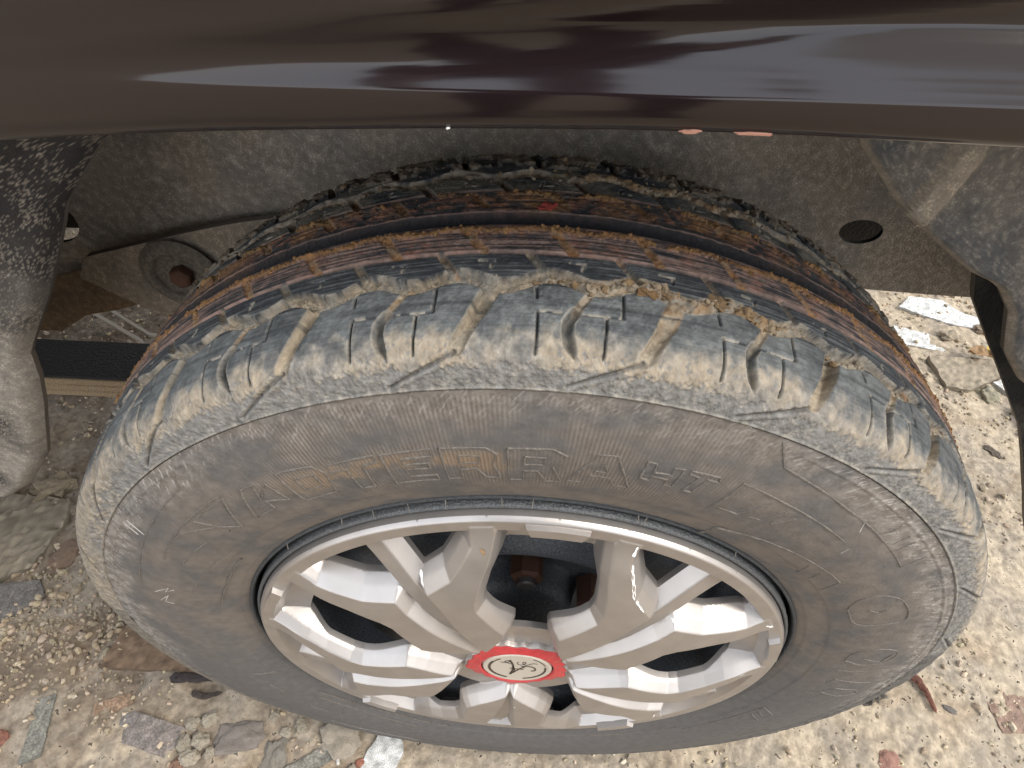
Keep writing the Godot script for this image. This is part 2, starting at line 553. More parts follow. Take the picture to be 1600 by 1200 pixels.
# A dusty plate: grid in x, y with left / right edges per row, pushed in z by a function; back side added as a second sheet.
func sheet(n: String, rows: PackedVector3Array, z: float, thick: float, curl: float, look: int, m: Material, seed_: float) -> MeshInstance3D:
	var step := 0.0014 if look == 1 else 0.0024
	var y0 := rows[0].x
	var y1 := rows[rows.size() - 1].x
	var nv := int((y1 - y0) / step) + 2
	var nu := 320 if look == 1 else 190
	var P := PackedVector3Array()
	var C := PackedColorArray()
	P.resize(nu * nv)
	C.resize(nu * nv)
	for w in nv:
		var y := lerpf(y0, y1, float(w) / (nv - 1))
		var k := 0
		while k < rows.size() - 2 and rows[k + 1].x < y:
			k += 1
		var f := (y - rows[k].x) / (rows[k + 1].x - rows[k].x)
		var xa := lerpf(rows[k].y, rows[k + 1].y, f)
		var xb := lerpf(rows[k].z, rows[k + 1].z, f)
		for u in nu:
			var q := float(u) / (nu - 1)
			q = q * q * (3.0 - 2.0 * q)
			var x := lerpf(xa, xb, q)
			var e := minf(x - xa, xb - x)
			var ey := minf(y - y0, y1 - y)
			var zz := z + nc.get_noise_2d(x * 7.0 + seed_, y * 7.0) * 0.0025 + nf.get_noise_2d(x * 60.0 + seed_, y * 60.0) * 0.0004
			if curl > 0.0:
				zz -= curl * pow(1.0 - clampf(e / (curl * 1.6), 0.0, 1.0), 2.0)
				zz -= curl * pow(1.0 - clampf(ey / (curl * 1.6), 0.0, 1.0), 2.0)
			var c := Color(0.15, 0.128, 0.104)
			var spk := nf.get_noise_2d(x * 190.0 + seed_, y * 190.0)
			var cl := nf.get_noise_2d(x * 14.0 - seed_, y * 14.0)
			if look == 0:      # frame: brown dust with pale splash specks
				c = c.lerp(Color(0.045, 0.043, 0.042), clampf(0.5 + cl * 1.5, 0.0, 1.0))
				c = c.lerp(Color(0.17, 0.15, 0.125), ss(0.25, 0.5, spk) * clampf(0.5 + cl * 2.0, 0.1, 1.0))
			elif look == 1:    # splashed black plastic, dusty grey towards the bottom
				var low := ss(0.30, 0.14, y)
				c = Color(0.035, 0.03, 0.029).lerp(Color(0.38, 0.335, 0.28), clampf(low * (0.75 + cl), 0.0, 1.0))
				var big := nf.get_noise_2d(x * 28.0, y * 28.0 + seed_)
				spk = nf.get_noise_2d(x * 300.0 + seed_, y * 300.0)
				c = c.lerp(Color(0.36, 0.31, 0.25), ss(0.26, 0.36, spk * 0.8 + big * 0.4) * 0.8)
				zz += 0.004 * ss(0.18, 0.1, y) * sin(clampf((x + 0.42) * 14.0 + (y - 0.06) * 9.0, -1.5, 1.5))
			elif look == 2:    # dusty liner with a rib
				var rib := seg(x, y, 0.213, 0.346, 0.200, 0.300)
				zz += 0.0045 * ss(0.0085, 0.0055, rib) - 0.005 * ss(0.22, 0.27, x + (y - 0.3) * 0.4) + 0.008 * ss(0.29, 0.36, x + (y - 0.3) * 0.4)
				c = Color(0.20, 0.18, 0.155).lerp(Color(0.11, 0.11, 0.11), clampf(0.25 + cl * 1.6, 0.0, 1.0))
				c = c.lerp(Color(0.40, 0.335, 0.255), maxf(ss(0.0095, 0.0085, rib), ss(0.006, 0.002, e)))
				c = c.lerp(Color(0.36, 0.32, 0.27), ss(0.28, 0.5, spk) * 0.6)
			elif look == 3:
				c = Color(0.015, 0.015, 0.016).lerp(Color(0.06, 0.055, 0.05), clampf(cl * 1.5, 0.0, 1.0))
			elif look == 4:
				c = Color(0.42, 0.35, 0.27).lerp(Color(0.30, 0.26, 0.21), clampf(0.4 + cl * 1.5, 0.0, 1.0))
			elif look == 5:
				c = Color(0.34, 0.23, 0.135).lerp(Color(0.25, 0.18, 0.12), clampf(0.4 + cl * 1.5, 0.0, 1.0))
			P[u * nv + w] = Vector3(x, y, zz)
			C[u * nv + w] = c
	var o := put(n, grid_mesh(P, C, nu, nv, 1.0), m, truck, Vector3(0, AXLE, 0))
	# back side and rim strip
	var t := PackedVector3Array()
	var ring := PackedInt32Array()
	for u in nu:
		ring.append(u * nv)
	for w in range(1, nv):
		ring.append((nu - 1) * nv + w)
	for u in range(nu - 2, -1, -1):
		ring.append(u * nv + nv - 1)
	for w in range(nv - 2, 0, -1):
		ring.append(w)
	var back := Vector3(0, 0, -thick)
	for i in ring.size():
		var a := P[ring[i]]
		var b := P[ring[(i + 1) % ring.size()]]
		quad(t, a + back, b + back, b, a)
	put("edge", tri_mesh(t, 40.0), M.paint_inner, o)
	return o

func make_chassis() -> void:
	# frame rail: web with an oval hole, and flanges running back
	var outline := PackedVector2Array([Vector2(-1.3, -0.02), Vector2(-0.75, 0.045), Vector2(-0.46, 0.125), Vector2(-0.36, 0.157), Vector2(-0.263, 0.182), Vector2(-0.1, 0.2), Vector2(0.1, 0.185), Vector2(0.22, 0.165), Vector2(0.30, 0.158), Vector2(0.37, 0.153), Vector2(0.55, 0.15), Vector2(0.55, 0.598), Vector2(-1.3, 0.598)])
	var holes := [[Vector2(0.2535, 0.215), 0.0165, 0.0105], [Vector2(-0.415, 0.196), 0.03, 0.024]]
	var step := 0.0035
	var tri := PackedVector3Array()
	var cols := PackedColorArray()
	var polys: Array[PackedVector2Array] = [outline]
	# cells of the web, clipped by outline and holes
	var hp: Array[PackedVector2Array] = []
	for h in holes:
		var e := PackedVector2Array()
		for k in 36:
			e.append(h[0] + Vector2(cos(TAU * k / 36.0) * h[1], sin(TAU * k / 36.0) * h[2]))
		hp.append(e)
	var cell := 0.007
	var x := -0.56
	while x < 0.55:
		var y := 0.06
		while y < 0.60:
			var sq := PackedVector2Array([Vector2(x, y), Vector2(x + cell, y), Vector2(x + cell, y + cell), Vector2(x, y + cell)])
			var parts: Array[PackedVector2Array] = [sq]
			var inside := true
			for p in sq:
				if not Geometry2D.is_point_in_polygon(p, outline):
					inside = false
			if not inside:
				parts = Geometry2D.intersect_polygons(sq, outline)
			for h in hp:
				if h[0].distance_to(sq[0]) < 0.1:
					var nx: Array[PackedVector2Array] = []
					for p in parts:
						nx.append_array(Geometry2D.clip_polygons(p, h))
					parts = nx
			for p in parts:
				var ix := Geometry2D.triangulate_polygon(p)
				for k in range(0, ix.size(), 3):
					var a := p[ix[k]]
					var b := p[ix[k + 1]]
					var c := p[ix[k + 2]]
					if (b - a).cross(c - a) < 0.0:
						var s := b
						b = c
						c = s
					for q in [a, b, c]:
						tri.append(Vector3(q.x, q.y, rail_z(q.x, q.y)))
						cols.append(rail_color(q.x, q.y))
			y += cell
		x += cell
	var rail := put("frame_rail", tri_mesh(tri, 50.0, cols), M.dust, truck, Vector3(0, AXLE, 0))
	var t := PackedVector3Array()
	for i in range(2, 11):
		var a := outline[i]
		var b := outline[i + 1]
		if i < 10:
			quad(t, Vector3(a.x, a.y, rail_z(a.x, a.y) - 0.055), Vector3(b.x, b.y, rail_z(b.x, b.y) - 0.055), Vector3(b.x, b.y, rail_z(b.x, b.y)), Vector3(a.x, a.y, rail_z(a.x, a.y)))
	put("flange", tri_mesh(t, 40.0), M.under, rail)
	t = PackedVector3Array()
	for h in hp:
		for k in 36:
			var a := h[k]
			var b := h[(k + 1) % 36]
			quad(t, Vector3(a.x, a.y, rail_z(a.x, a.y)), Vector3(b.x, b.y, rail_z(b.x, b.y)), Vector3(b.x, b.y, rail_z(b.x, b.y) - 0.004), Vector3(a.x, a.y, rail_z(a.x, a.y) - 0.004))
	box(t, Vector3(-1.2, 0.13, -0.36), Vector3(0.5, 0.46, -0.345))
	put("inner_web", tri_mesh(t, 40.0), M.rubber, rail)
	# spring hanger with a bolt in a pressed cup
	var hang := sheet("spring_hanger", PackedVector3Array([Vector3(0.098, -0.30, -0.13), Vector3(0.104, -0.322, -0.13), Vector3(0.116, -0.342, -0.13), Vector3(0.136, -0.368, -0.13), Vector3(0.153, -0.392, -0.13), Vector3(0.174, -0.378, -0.13), Vector3(0.197, -0.30, -0.13), Vector3(0.22, -0.20, -0.13)]), -0.243, 0.006, 0.0, 4, M.dust, 4.0)
	var cup := PackedVector2Array([Vector2(0.034, -0.001), Vector2(0.029, 0.0025), Vector2(0.024, 0.003), Vector2(0.0215, 0.001), Vector2(0.0195, -0.003), Vector2(0.0, -0.0035)])
	put("bolt_cup", lathe(chaikin(cup, 2), 48, 1.0), M.cup, hang, Vector3(-0.298, 0.163, -0.2365))
	var hex := PackedVector2Array()
	for k in 6:
		hex.append(Vector2(cos(TAU * k / 6.0 + 0.3), sin(TAU * k / 6.0 + 0.3)) * 0.0095)
	put("bolt", tri_mesh(prism(hex, -0.004, 0.009, 0.0018), 25.0), M.nut, hang, Vector3(-0.2965, 0.163, -0.2385))
	sheet("rear_bracket", PackedVector3Array([Vector3(0.06, -0.62, -0.47), Vector3(0.082, -0.60, -0.435), Vector3(0.089, -0.60, -0.40), Vector3(0.105, -0.60, -0.355), Vector3(0.15, -0.60, -0.34)]), -0.272, 0.006, 0.0, 5, M.dust, 8.0)
	# leaf spring: dusty leaves, black top leaf
	t = PackedVector3Array()
	for k in 3:
		box(t, Vector3(-1.25, -0.1305 + 0.0102 * k, -0.412), Vector3(0.35, -0.1208 + 0.0102 * k, -0.3465 - 0.0003 * k))
	var ls := put("leaf_spring", tri_mesh(t, 30.0), M.tan_dust, truck, Vector3(0, AXLE, 0))
	t = PackedVector3Array()
	box(t, Vector3(-1.25, -0.0998, -0.4145), Vector3(0.35, -0.0965, -0.3485))
	put("top_leaf", tri_mesh(t, 30.0), M.rubber, ls)
	# axle tube and differential end, in the dark behind the wheel
	var ax := PackedVector2Array([Vector2(0.0, -1.4), Vector2(0.042, -1.4), Vector2(0.042, -0.24), Vector2(0.06, -0.22), Vector2(0.06, -0.17)])
	put("axle_tube", lathe(ax, 40, 1.0), M.under, truck, Vector3(0, AXLE, 0))

func rail_z(x: float, y: float) -> float:
	return -0.262 + nc.get_noise_2d(x * 5.0, y * 5.0) * 0.004 - 0.012 * ss(0.27, 0.33, y) - 0.008 * ss(0.012, 0.0, absf(y - (0.182 + (x + 0.263) * 0.29) - 0.008)) * ss(-0.2, -0.28, x)

func rail_color(x: float, y: float) -> Color:
	var cl := nf.get_noise_2d(x * 12.0, y * 12.0)
	var c := Color(0.47, 0.405, 0.33).lerp(Color(0.38, 0.34, 0.295), clampf(0.45 + cl * 1.2, 0.0, 1.0))
	var s := nf.get_noise_2d(x * 160.0, y * 160.0)
	return c.lerp(Color(0.62, 0.55, 0.46), ss(0.22, 0.42, s) * clampf(0.35 + cl * 2.0, 0.0, 0.8))

func make_guards() -> void:
	sheet("splash_guard", PackedVector3Array([Vector3(-0.03, -0.64, -0.50), Vector3(-0.018, -0.64, -0.478), Vector3(0.0, -0.64, -0.455), Vector3(0.05, -0.64, -0.412), Vector3(0.12, -0.64, -0.376), Vector3(0.15, -0.64, -0.364), Vector3(0.177, -0.64, -0.356), Vector3(0.231, -0.64, -0.315), Vector3(0.299, -0.64, -0.270), Vector3(0.340, -0.64, -0.229), Vector3(0.36, -0.64, -0.19), Vector3(0.46, -0.64, -0.17)]), -0.118, 0.005, 0.009, 1, M.dust, 2.0)
	sheet("wheel_liner", PackedVector3Array([Vector3(0.02, 0.56, 0.70), Vector3(0.10, 0.45, 0.68), Vector3(0.15, 0.385, 0.66), Vector3(0.184, 0.333, 0.64), Vector3(0.207, 0.312, 0.64), Vector3(0.24, 0.297, 0.64), Vector3(0.256, 0.283, 0.64), Vector3(0.263, 0.273, 0.64), Vector3(0.2705, 0.257, 0.64), Vector3(0.28, 0.243, 0.64), Vector3(0.312, 0.197, 0.64), Vector3(0.346, 0.163, 0.64), Vector3(0.46, 0.08, 0.64)]), -0.128, 0.005, 0.005, 2, M.dust, 6.0)
	sheet("mud_flap", PackedVector3Array([Vector3(-0.12, 0.545, 0.66), Vector3(0.058, 0.437, 0.66), Vector3(0.2, 0.322, 0.66), Vector3(0.27, 0.29, 0.66)]), -0.2, 0.007, 0.0, 3, M.dust, 9.0)


# ------------------------------------------------------------------ tyre

var row_q := PackedFloat32Array()
var row_r := PackedFloat32Array()
var row_z := PackedFloat32Array()
var row_n := PackedVector2Array()

const RUB := Color(0.030, 0.035, 0.041)
const FILM := Color(0.150, 0.158, 0.158)
const TAN := Color(0.43, 0.35, 0.25)
const PALE := Color(0.40, 0.36, 0.30)
const ORANGE := Color(0.36, 0.175, 0.068)
const CLAY := Color(0.34, 0.155, 0.098)
const PINK := Color(0.36, 0.235, 0.19)

func tread_at(th: float, q: float) -> void:
	var inner := q < -0.0915
	var zz := q
	var t := th
	if inner:
		zz = -0.183 - q
		t = 190.5 - th
	var D := 0.00563
	var a := th * D
	var n_big := nf.get_noise_2d(a * 22.0, q * 22.0)
	var n_mid := nf.get_noise_2d(a * 90.0, q * 90.0 + 50.0)
	var n_fine := nf.get_noise_2d(a * 330.0, q * 330.0 - 20.0)
	var streak := nf.get_noise_2d(a * 11.0 + 5.0, q * 620.0)
	var h := 0.0
	var c := RUB
	# ---- surface colour by band
	if q > -0.0415:
		c = RUB.lerp(FILM, clampf(0.80 + n_big * 0.6 + streak * 0.35 + n_fine * 0.2, 0.1, 1.15))
		var cover := ss(-0.021, -0.006, q + n_big * 0.0045 + n_mid * 0.004 + 0.006 * ss(130.0, 165.0, th))
		var mott := n_fine * 0.7 + n_mid * 0.7
		var tan_share := cover * ss(-0.45, 0.25, mott + 0.35 - 1.6 * ss(-0.004, 0.006, q) * ss(160.0, 120.0, th))
		c = c.lerp(Color(0.30, 0.282, 0.258), cover * 0.75)
		c = c.lerp(TAN, tan_share * clampf(0.62 + n_big * 0.9, 0.15, 0.9))
		c = c.lerp(PALE, cover * ss(0.2, 0.5, mott) * 0.55)
		h += (tan_share * 0.0004 + n_fine * 0.00018) * cover
	elif zz > -0.0645:
		c = RUB.lerp(FILM, clampf(0.10 + streak * 1.5 + n_big * 0.4, 0.0, 0.9))
		if inner:
			c = c.lerp(Color(0.12, 0.115, 0.09), clampf(0.3 + n_big, 0.0, 0.7))
		h += streak * 0.00022
	elif not inner and q < -0.0865 or inner and zz > -0.0872 and q > -0.0961:
		pass
	elif not inner:
		c = PINK.lerp(RUB, clampf(0.58 + streak * 2.4 + n_mid * 0.5 - n_big * 0.7, 0.0, 0.97)).lerp(CLAY.lerp(Color(0.16, 0.13, 0.115), clampf(0.4 - n_mid, 0.0, 1.0)), clampf(n_big * 1.5 + 0.02, 0.0, 0.6))
		h += streak * 0.00028
	else:
		var red := ss(-0.1185, -0.112, q + n_mid * 0.004 + n_big * 0.006) * clampf(0.80 + n_mid * 1.0 + n_big * 0.9, 0.0, 1.0)
		c = RUB.lerp(FILM, clampf(0.35 + streak + n_big * 0.5, 0.0, 0.9)).lerp(CLAY.lerp(ORANGE, clampf(0.4 + n_big * 1.5, 0.0, 1.0)), red * (0.75 + 0.25 * n_mid))
		c = c.lerp(RUB, ss(-0.1030, -0.0995, q) * clampf(0.7 + streak * 1.8, 0.0, 0.95))
		h += streak * 0.0003 + red * 0.0004 * (1.0 + n_mid)
	if inner and q < -0.119:
		c = c.lerp(Color(0.27, 0.235, 0.185), clampf(0.16 + n_big * 0.8 + n_fine * 0.2 + 0.25 * ss(-0.15, -0.17, q), 0.0, 0.75))
	# ---- centre groove, clean rubber
	var d := absf(q + 0.0912)
	if d < 0.0062:
		var g := ss(0.0055, 0.0043, d)
		h = lerpf(h, -0.0055, g)
		c = c.lerp(Color(0.013, 0.013, 0.016), ss(0.0059, 0.0050, d))
		c = c.lerp(PINK, ss(0.0006, 0.0002, absf(d - 0.0058)) * 0.6)
	# ---- fine line beside the intermediate rib
	d = absf(zz + 0.0640)
	if d < 0.0014:
		h -= 0.0016 * ss(0.0010, 0.0004, d)
		c = c.lerp(PINK, ss(0.0013, 0.0005, absf(d - 0.0012)) * 0.5)
	for ring in [0.0705, 0.0755]:
		d = absf(zz + ring)
		if d < 0.0009:
			var k := ss(0.0008, 0.0003, d) * clampf(0.6 + n_big, 0.0, 1.0)
			h -= 0.0007 * k
			c = c.lerp(RUB, k * 0.85)
	# ---- wavy main grooves with dry mud in them
	var zc := -0.0455 - 0.0033 * cos((t - 96.0) * TAU / 7.5) - 0.0006 * sin((t - 96.0) * TAU / 15.0) + n_big * 0.0004
	d = absf(zz - zc)
	if d < 0.0075:
		var hw := 0.0046
		var cut := ss(hw + 0.0004, hw - 0.0010, d)
		var packed := ss(89.0, 83.0, th) * ss(64.0, 72.0, th) + (0.85 if inner else 0.0) * (0.6 + 0.5 * n_big)
		var fill := -0.0042 + 0.0012 * n_mid + 0.0006 * n_fine + (0.0050 + 0.0012 * n_mid) * clampf(packed, 0.0, 1.0) - 0.0018 * ss(0.0012, 0.0045, d)
		h = lerpf(h, fill, cut)
		var mc := TAN.lerp(Color(0.27, 0.17, 0.085), clampf(packed * (0.45 + n_mid * 1.8), 0.0, 1.0))
		mc = mc.lerp(Color(0.28, 0.27, 0.24), clampf(0.35 * (1.0 - packed) + n_big * 0.9 + n_fine * 0.5, 0.0, 0.8))
		c = c.lerp(mc, ss(hw + 0.0011 * (0.5 + n_mid + packed * 0.8), hw - 0.0006, d))
		c = c.lerp(PALE, ss(0.0006, 0.0002, absf(d - hw - 0.0004)) * clampf(0.35 + n_mid, 0.0, 0.7))
	# ---- slots in the intermediate rib
	if zz > -0.0665 and zz < -0.0475:
		var u := (fposmod(t - 97.1 + 3.75, 7.5) - 3.75) * D
		d = seg(u, zz, 0.0045, -0.0637, -0.0036, -0.0500)
		var cut := ss(0.0024, 0.0016, d)
		h = lerpf(h, -0.0028 + n_mid * 0.0012, cut)
		c = c.lerp(TAN.lerp(ORANGE, clampf(0.2 + n_big * 2.0, 0.0, 1.0)).lerp(FILM, clampf(0.3 + n_mid, 0.0, 0.7)), cut * 0.9)
		var u2 := (fposmod(t - 101.0 + 3.75, 7.5) - 3.75) * D
		d = minf(seg(u2, zz, 0.0, -0.0535, -0.001, -0.0580), seg(u2, zz, -0.001, -0.0580, 0.0055, -0.0583))
		h -= 0.0012 * ss(0.0009, 0.0004, d)
		c = c.lerp(PALE, ss(0.0013, 0.0008, d) * ss(-0.2, 0.1, n_mid) * 0.8)
	# ---- slots in the centre ribs, packed with red clay
	if zz > -0.083 and zz < -0.0625:
		var u := (fposmod(t - 95.0 + 3.75, 7.5) - 3.75) * D
		d = seg(u, zz, 0.0050, -0.0805, -0.0042, -0.0655)
		var cut := ss(0.0027, 0.0018, d + n_mid * 0.0008)
		h = lerpf(h, -0.0008 + n_mid * 0.0012, cut)
		c = c.lerp(ORANGE.lerp(Color(0.33, 0.24, 0.15), clampf(0.35 + n_mid, 0.0, 1.0)), cut * 0.9)
	# ---- clay squeezed up along the rib edges
	if not inner and q < -0.07:
		d = absf(q + 0.0812 + 0.0012 * sin((th - 95.0) * TAU / 7.5) + n_big * 0.0012)
		var k := ss(0.0026, 0.0008, d + n_fine * 0.0016) * ss(-0.45, 0.0, n_big + 0.2)
		h += k * (0.0009 + 0.0007 * n_mid)
		c = c.lerp(ORANGE.lerp(Color(0.34, 0.20, 0.09), clampf(0.3 + n_fine * 1.4, 0.0, 1.0)), k)
	elif inner:
		d = absf(q + 0.1145 + 0.0016 * sin((th - 97.0) * TAU / 7.5))
		var k := ss(0.0026, 0.0006, d + n_fine * 0.002) * ss(0.15, 0.45, n_big + 0.4 * cos((th - 98.0) * TAU / 7.5))
		h += k * (0.0013 + 0.0008 * n_mid)
		c = c.lerp(Color(0.30, 0.17, 0.06), k)
		if q < -0.147:
			var k2 := ss(-0.1, 0.35, n_big + n_mid * 0.8 + 0.15)
			c = c.lerp(Color(0.20, 0.15, 0.10), k2 * 0.75)
			h += k2 * 0.0012 * (1.0 + n_mid)
			var u := (fposmod(t - 93.0 + 3.75, 7.5) - 3.75) * D
			d = absf(u + (zz + 0.03) * 0.35)
			h -= 0.004 * ss(0.0026, 0.0014, d)
	# ---- shoulder: notches, blades and sipes
	if not inner and q > -0.042:
		var u := fposmod(t - 78.0 + 3.2, 15.0) - 3.2
		var du := u * D
		d = minf(seg(du, q, 0.0008, -0.042, 0.0072, -0.0262) - 0.0041, seg(du, q, 0.0072, -0.0262, 0.0160, -0.0085) - 0.0034)
		var wide := ss(0.0006, -0.0012, d)
		var tail := seg(du, q, 0.0172, -0.0062, 0.050, 0.0085) - 0.0009 * (1.0 - 0.6 * clampf((du - 0.017) / 0.035, 0.0, 1.0))
		var line := ss(0.0005, -0.0003, tail)
		var deep := 0.0054 * ss(-0.002, -0.03, q) + 0.0018
		if wide > 0.0:
			var packed := ss(89.0, 83.0, th) * ss(64.0, 72.0, th) * ss(-0.022, -0.030, q)
			h = lerpf(h, lerpf(-deep + n_mid * 0.0008, 0.0003 + n_mid * 0.0012, packed), wide)
			c = c.lerp(TAN.lerp(Color(0.27, 0.17, 0.085), packed * clampf(0.5 + n_mid * 1.5, 0.0, 1.0)).lerp(Color(0.3, 0.27, 0.22), clampf(n_big + 0.2, 0.0, 0.7)), ss(0.0012, -0.0004, d) * 0.9)
		if line > 0.0:
			h -= 0.0011 * line
			c = c.lerp(Color(0.12, 0.11, 0.10), line * 0.8)
		h += 0.0006 * ss(0.0016, 0.0004, absf(tail - 0.0016)) * (0.0 if du < 0.015 else 1.0)
		var v := (fposmod(t - 87.0 + 7.5, 15.0) - 7.5) * D
		d = seg(v, q, -0.0110, -0.042, -0.0024, -0.0275) - 0.0017
		var slot := ss(0.0004, -0.0010, d)
		h = lerpf(h, -0.0016 + n_mid * 0.001, slot)
		c = c.lerp(TAN.lerp(Color(0.27, 0.17, 0.085), clampf(n_mid * 1.5 + 0.2, 0.0, 1.0)), ss(0.0009, -0.0004, d) * 0.85)
		d = minf(minf(seg(v, q, -0.0022, -0.0272, 0.0008, -0.0222), seg(v, q, 0.0008, -0.0222, 0.0012, -0.0165)), minf(seg(v, q, 0.0012, -0.0165, -0.0004, -0.0095), seg(v, q, -0.0004, -0.0095, -0.0030, -0.0035))) - 0.0026 * ss(-0.0015, -0.011, q)
		var blade := ss(0.0003, -0.0014, d)
		h = lerpf(h, -0.0044 * ss(0.001, -0.012, q), blade)
		c = c.lerp(Color(0.17, 0.155, 0.13), blade * 0.75)
		c = c.lerp(PALE, ss(0.0007, 0.0002, absf(d - 0.0003)) * 0.5)
		# sipes
		d = minf(minf(seg(v, q, 0.0142, -0.0268, 0.0147, -0.0060), seg(v, q, -0.0163, -0.0262, -0.0152, -0.0060)), seg(v, q, -0.0238, -0.0405, -0.0236, -0.0268))
		d = minf(d, seg(v, q, 0.0152, -0.0405, 0.0150, -0.0345))
		h -= 0.0016 * ss(0.0008, 0.0003, d)
		c = c.lerp(Color(0.02, 0.02, 0.018), ss(0.0007, 0.0004, d) * 0.85)
		c = c.lerp(PALE, ss(0.0016, 0.0009, d) * ss(0.0006, 0.0009, d) * ss(-0.1, 0.3, n_mid) * 0.7)
		d = minf(seg(v, q, -0.0236, -0.0266, -0.0046, -0.0266), seg(v, q, 0.0142, -0.0268, 0.0040, -0.0268))
		h -= 0.0009 * ss(0.0009, 0.0004, d)
		c = c.lerp(PALE.lerp(RUB, ss(0.1, -0.2, n_mid)), ss(0.0010, 0.0005, d) * 0.9)
		# faint wear step
		d = absf(q + 0.0312)
		c = c.lerp(RUB, ss(0.0022, 0.0006, d) * clampf(0.45 + streak, 0.0, 0.7))
	# moulding rib at the foot of the shoulder
	d = absf(q - 0.0116)
	if d < 0.0022:
		h += 0.0007 * ss(0.0012, 0.0003, d)
		c = c.lerp(PALE, ss(0.0014, 0.0004, d) * clampf(0.55 + n_mid, 0.0, 1.0))
	# flattened foot and dry coat
	hh = h
	cr = Color(clampf(c.r, 0.01, 0.8), clampf(c.g, 0.01, 0.8), clampf(c.b, 0.01, 0.8))

func side_at(th: float, r: float) -> void:
	var a := th * D2R * 0.26
	var n_big := nf.get_noise_2d(a * 18.0 + 70.0, r * 30.0)
	var n_mid := nf.get_noise_2d(a * 85.0, r * 85.0 + 20.0)
	var n_fine := nf.get_noise_2d(a * 340.0, r * 340.0)
	var h := n_fine * 0.00008 + n_mid * 0.0001
	var up := ss(200.0, 165.0, th) * ss(-20.0, 15.0, th)
	var c := Color(0.100, 0.094, 0.090).lerp(Color(0.150, 0.126, 0.106), up * clampf(0.62 + n_big * 0.9, 0.0, 1.0))
	c *= 1.0 + n_mid * 0.12 + n_fine * 0.05
	# radial serrations over the upper part
	var fade := ss(57.0, 75.0, th) * ss(134.0, 112.0, th)
	if fade > 0.0 and r > 0.222:
		var band := ss(0.2925, 0.289, r) * ss(0.224, 0.232, r)
		var w := sin(th * TAU / 0.46)
		var k := fade * band * clampf(0.55 + n_big * 0.9 + 0.3 * n_mid, 0.0, 1.0)
		h += w * 0.00022 * k
		c *= 1.0 + w * 0.20 * k
	# wind-blown dust and scuffs near the shoulder
	var dust := ss(0.268, 0.293, r + n_big * 0.010) * (0.35 + 0.65 * maxf(ss(112.0, 150.0, th), ss(72.0, 35.0, th))) * ss(205.0, 175.0, th) * ss(-25.0, 0.0, th)
	c = c.lerp(Color(0.30, 0.275, 0.245), dust * clampf(0.34 + n_mid * 0.6 + n_fine * 0.45, 0.0, 1.0))
	var scr := nf.get_noise_2d(a * 260.0 + r * 200.0, r * 45.0 - a * 40.0)
	c = c.lerp(Color(0.40, 0.37, 0.34), ss(0.42, 0.56, scr) * clampf(dust * 1.3 - 0.1, 0.0, 0.8))
	# brown film round the letters and the bead
	c = c.lerp(Color(0.22, 0.155, 0.10), ss(0.012, 0.004, absf(r - 0.249)) * ss(0.05, 0.4, n_big + 0.25) * ss(84.0, 96.0, th) * ss(125.0, 112.0, th) * 0.75)
	c = c.lerp(Color(0.165, 0.135, 0.108), ss(0.228, 0.214, r) * up * clampf(0.3 + n_big, 0.0, 0.6))
	var d := absf(r - 0.2888)
	h += 0.0005 * ss(0.0012, 0.0004, d) * maxf(ss(125.0, 132.0, th), ss(66.0, 60.0, th))
	# stepped decoration lines
	for k in 2:
		var rr: float = [0.2215, 0.2075][k]
		h -= 0.0005 * ss(rr + 0.0006, rr - 0.0006, r)
	hh = h
	cr = c

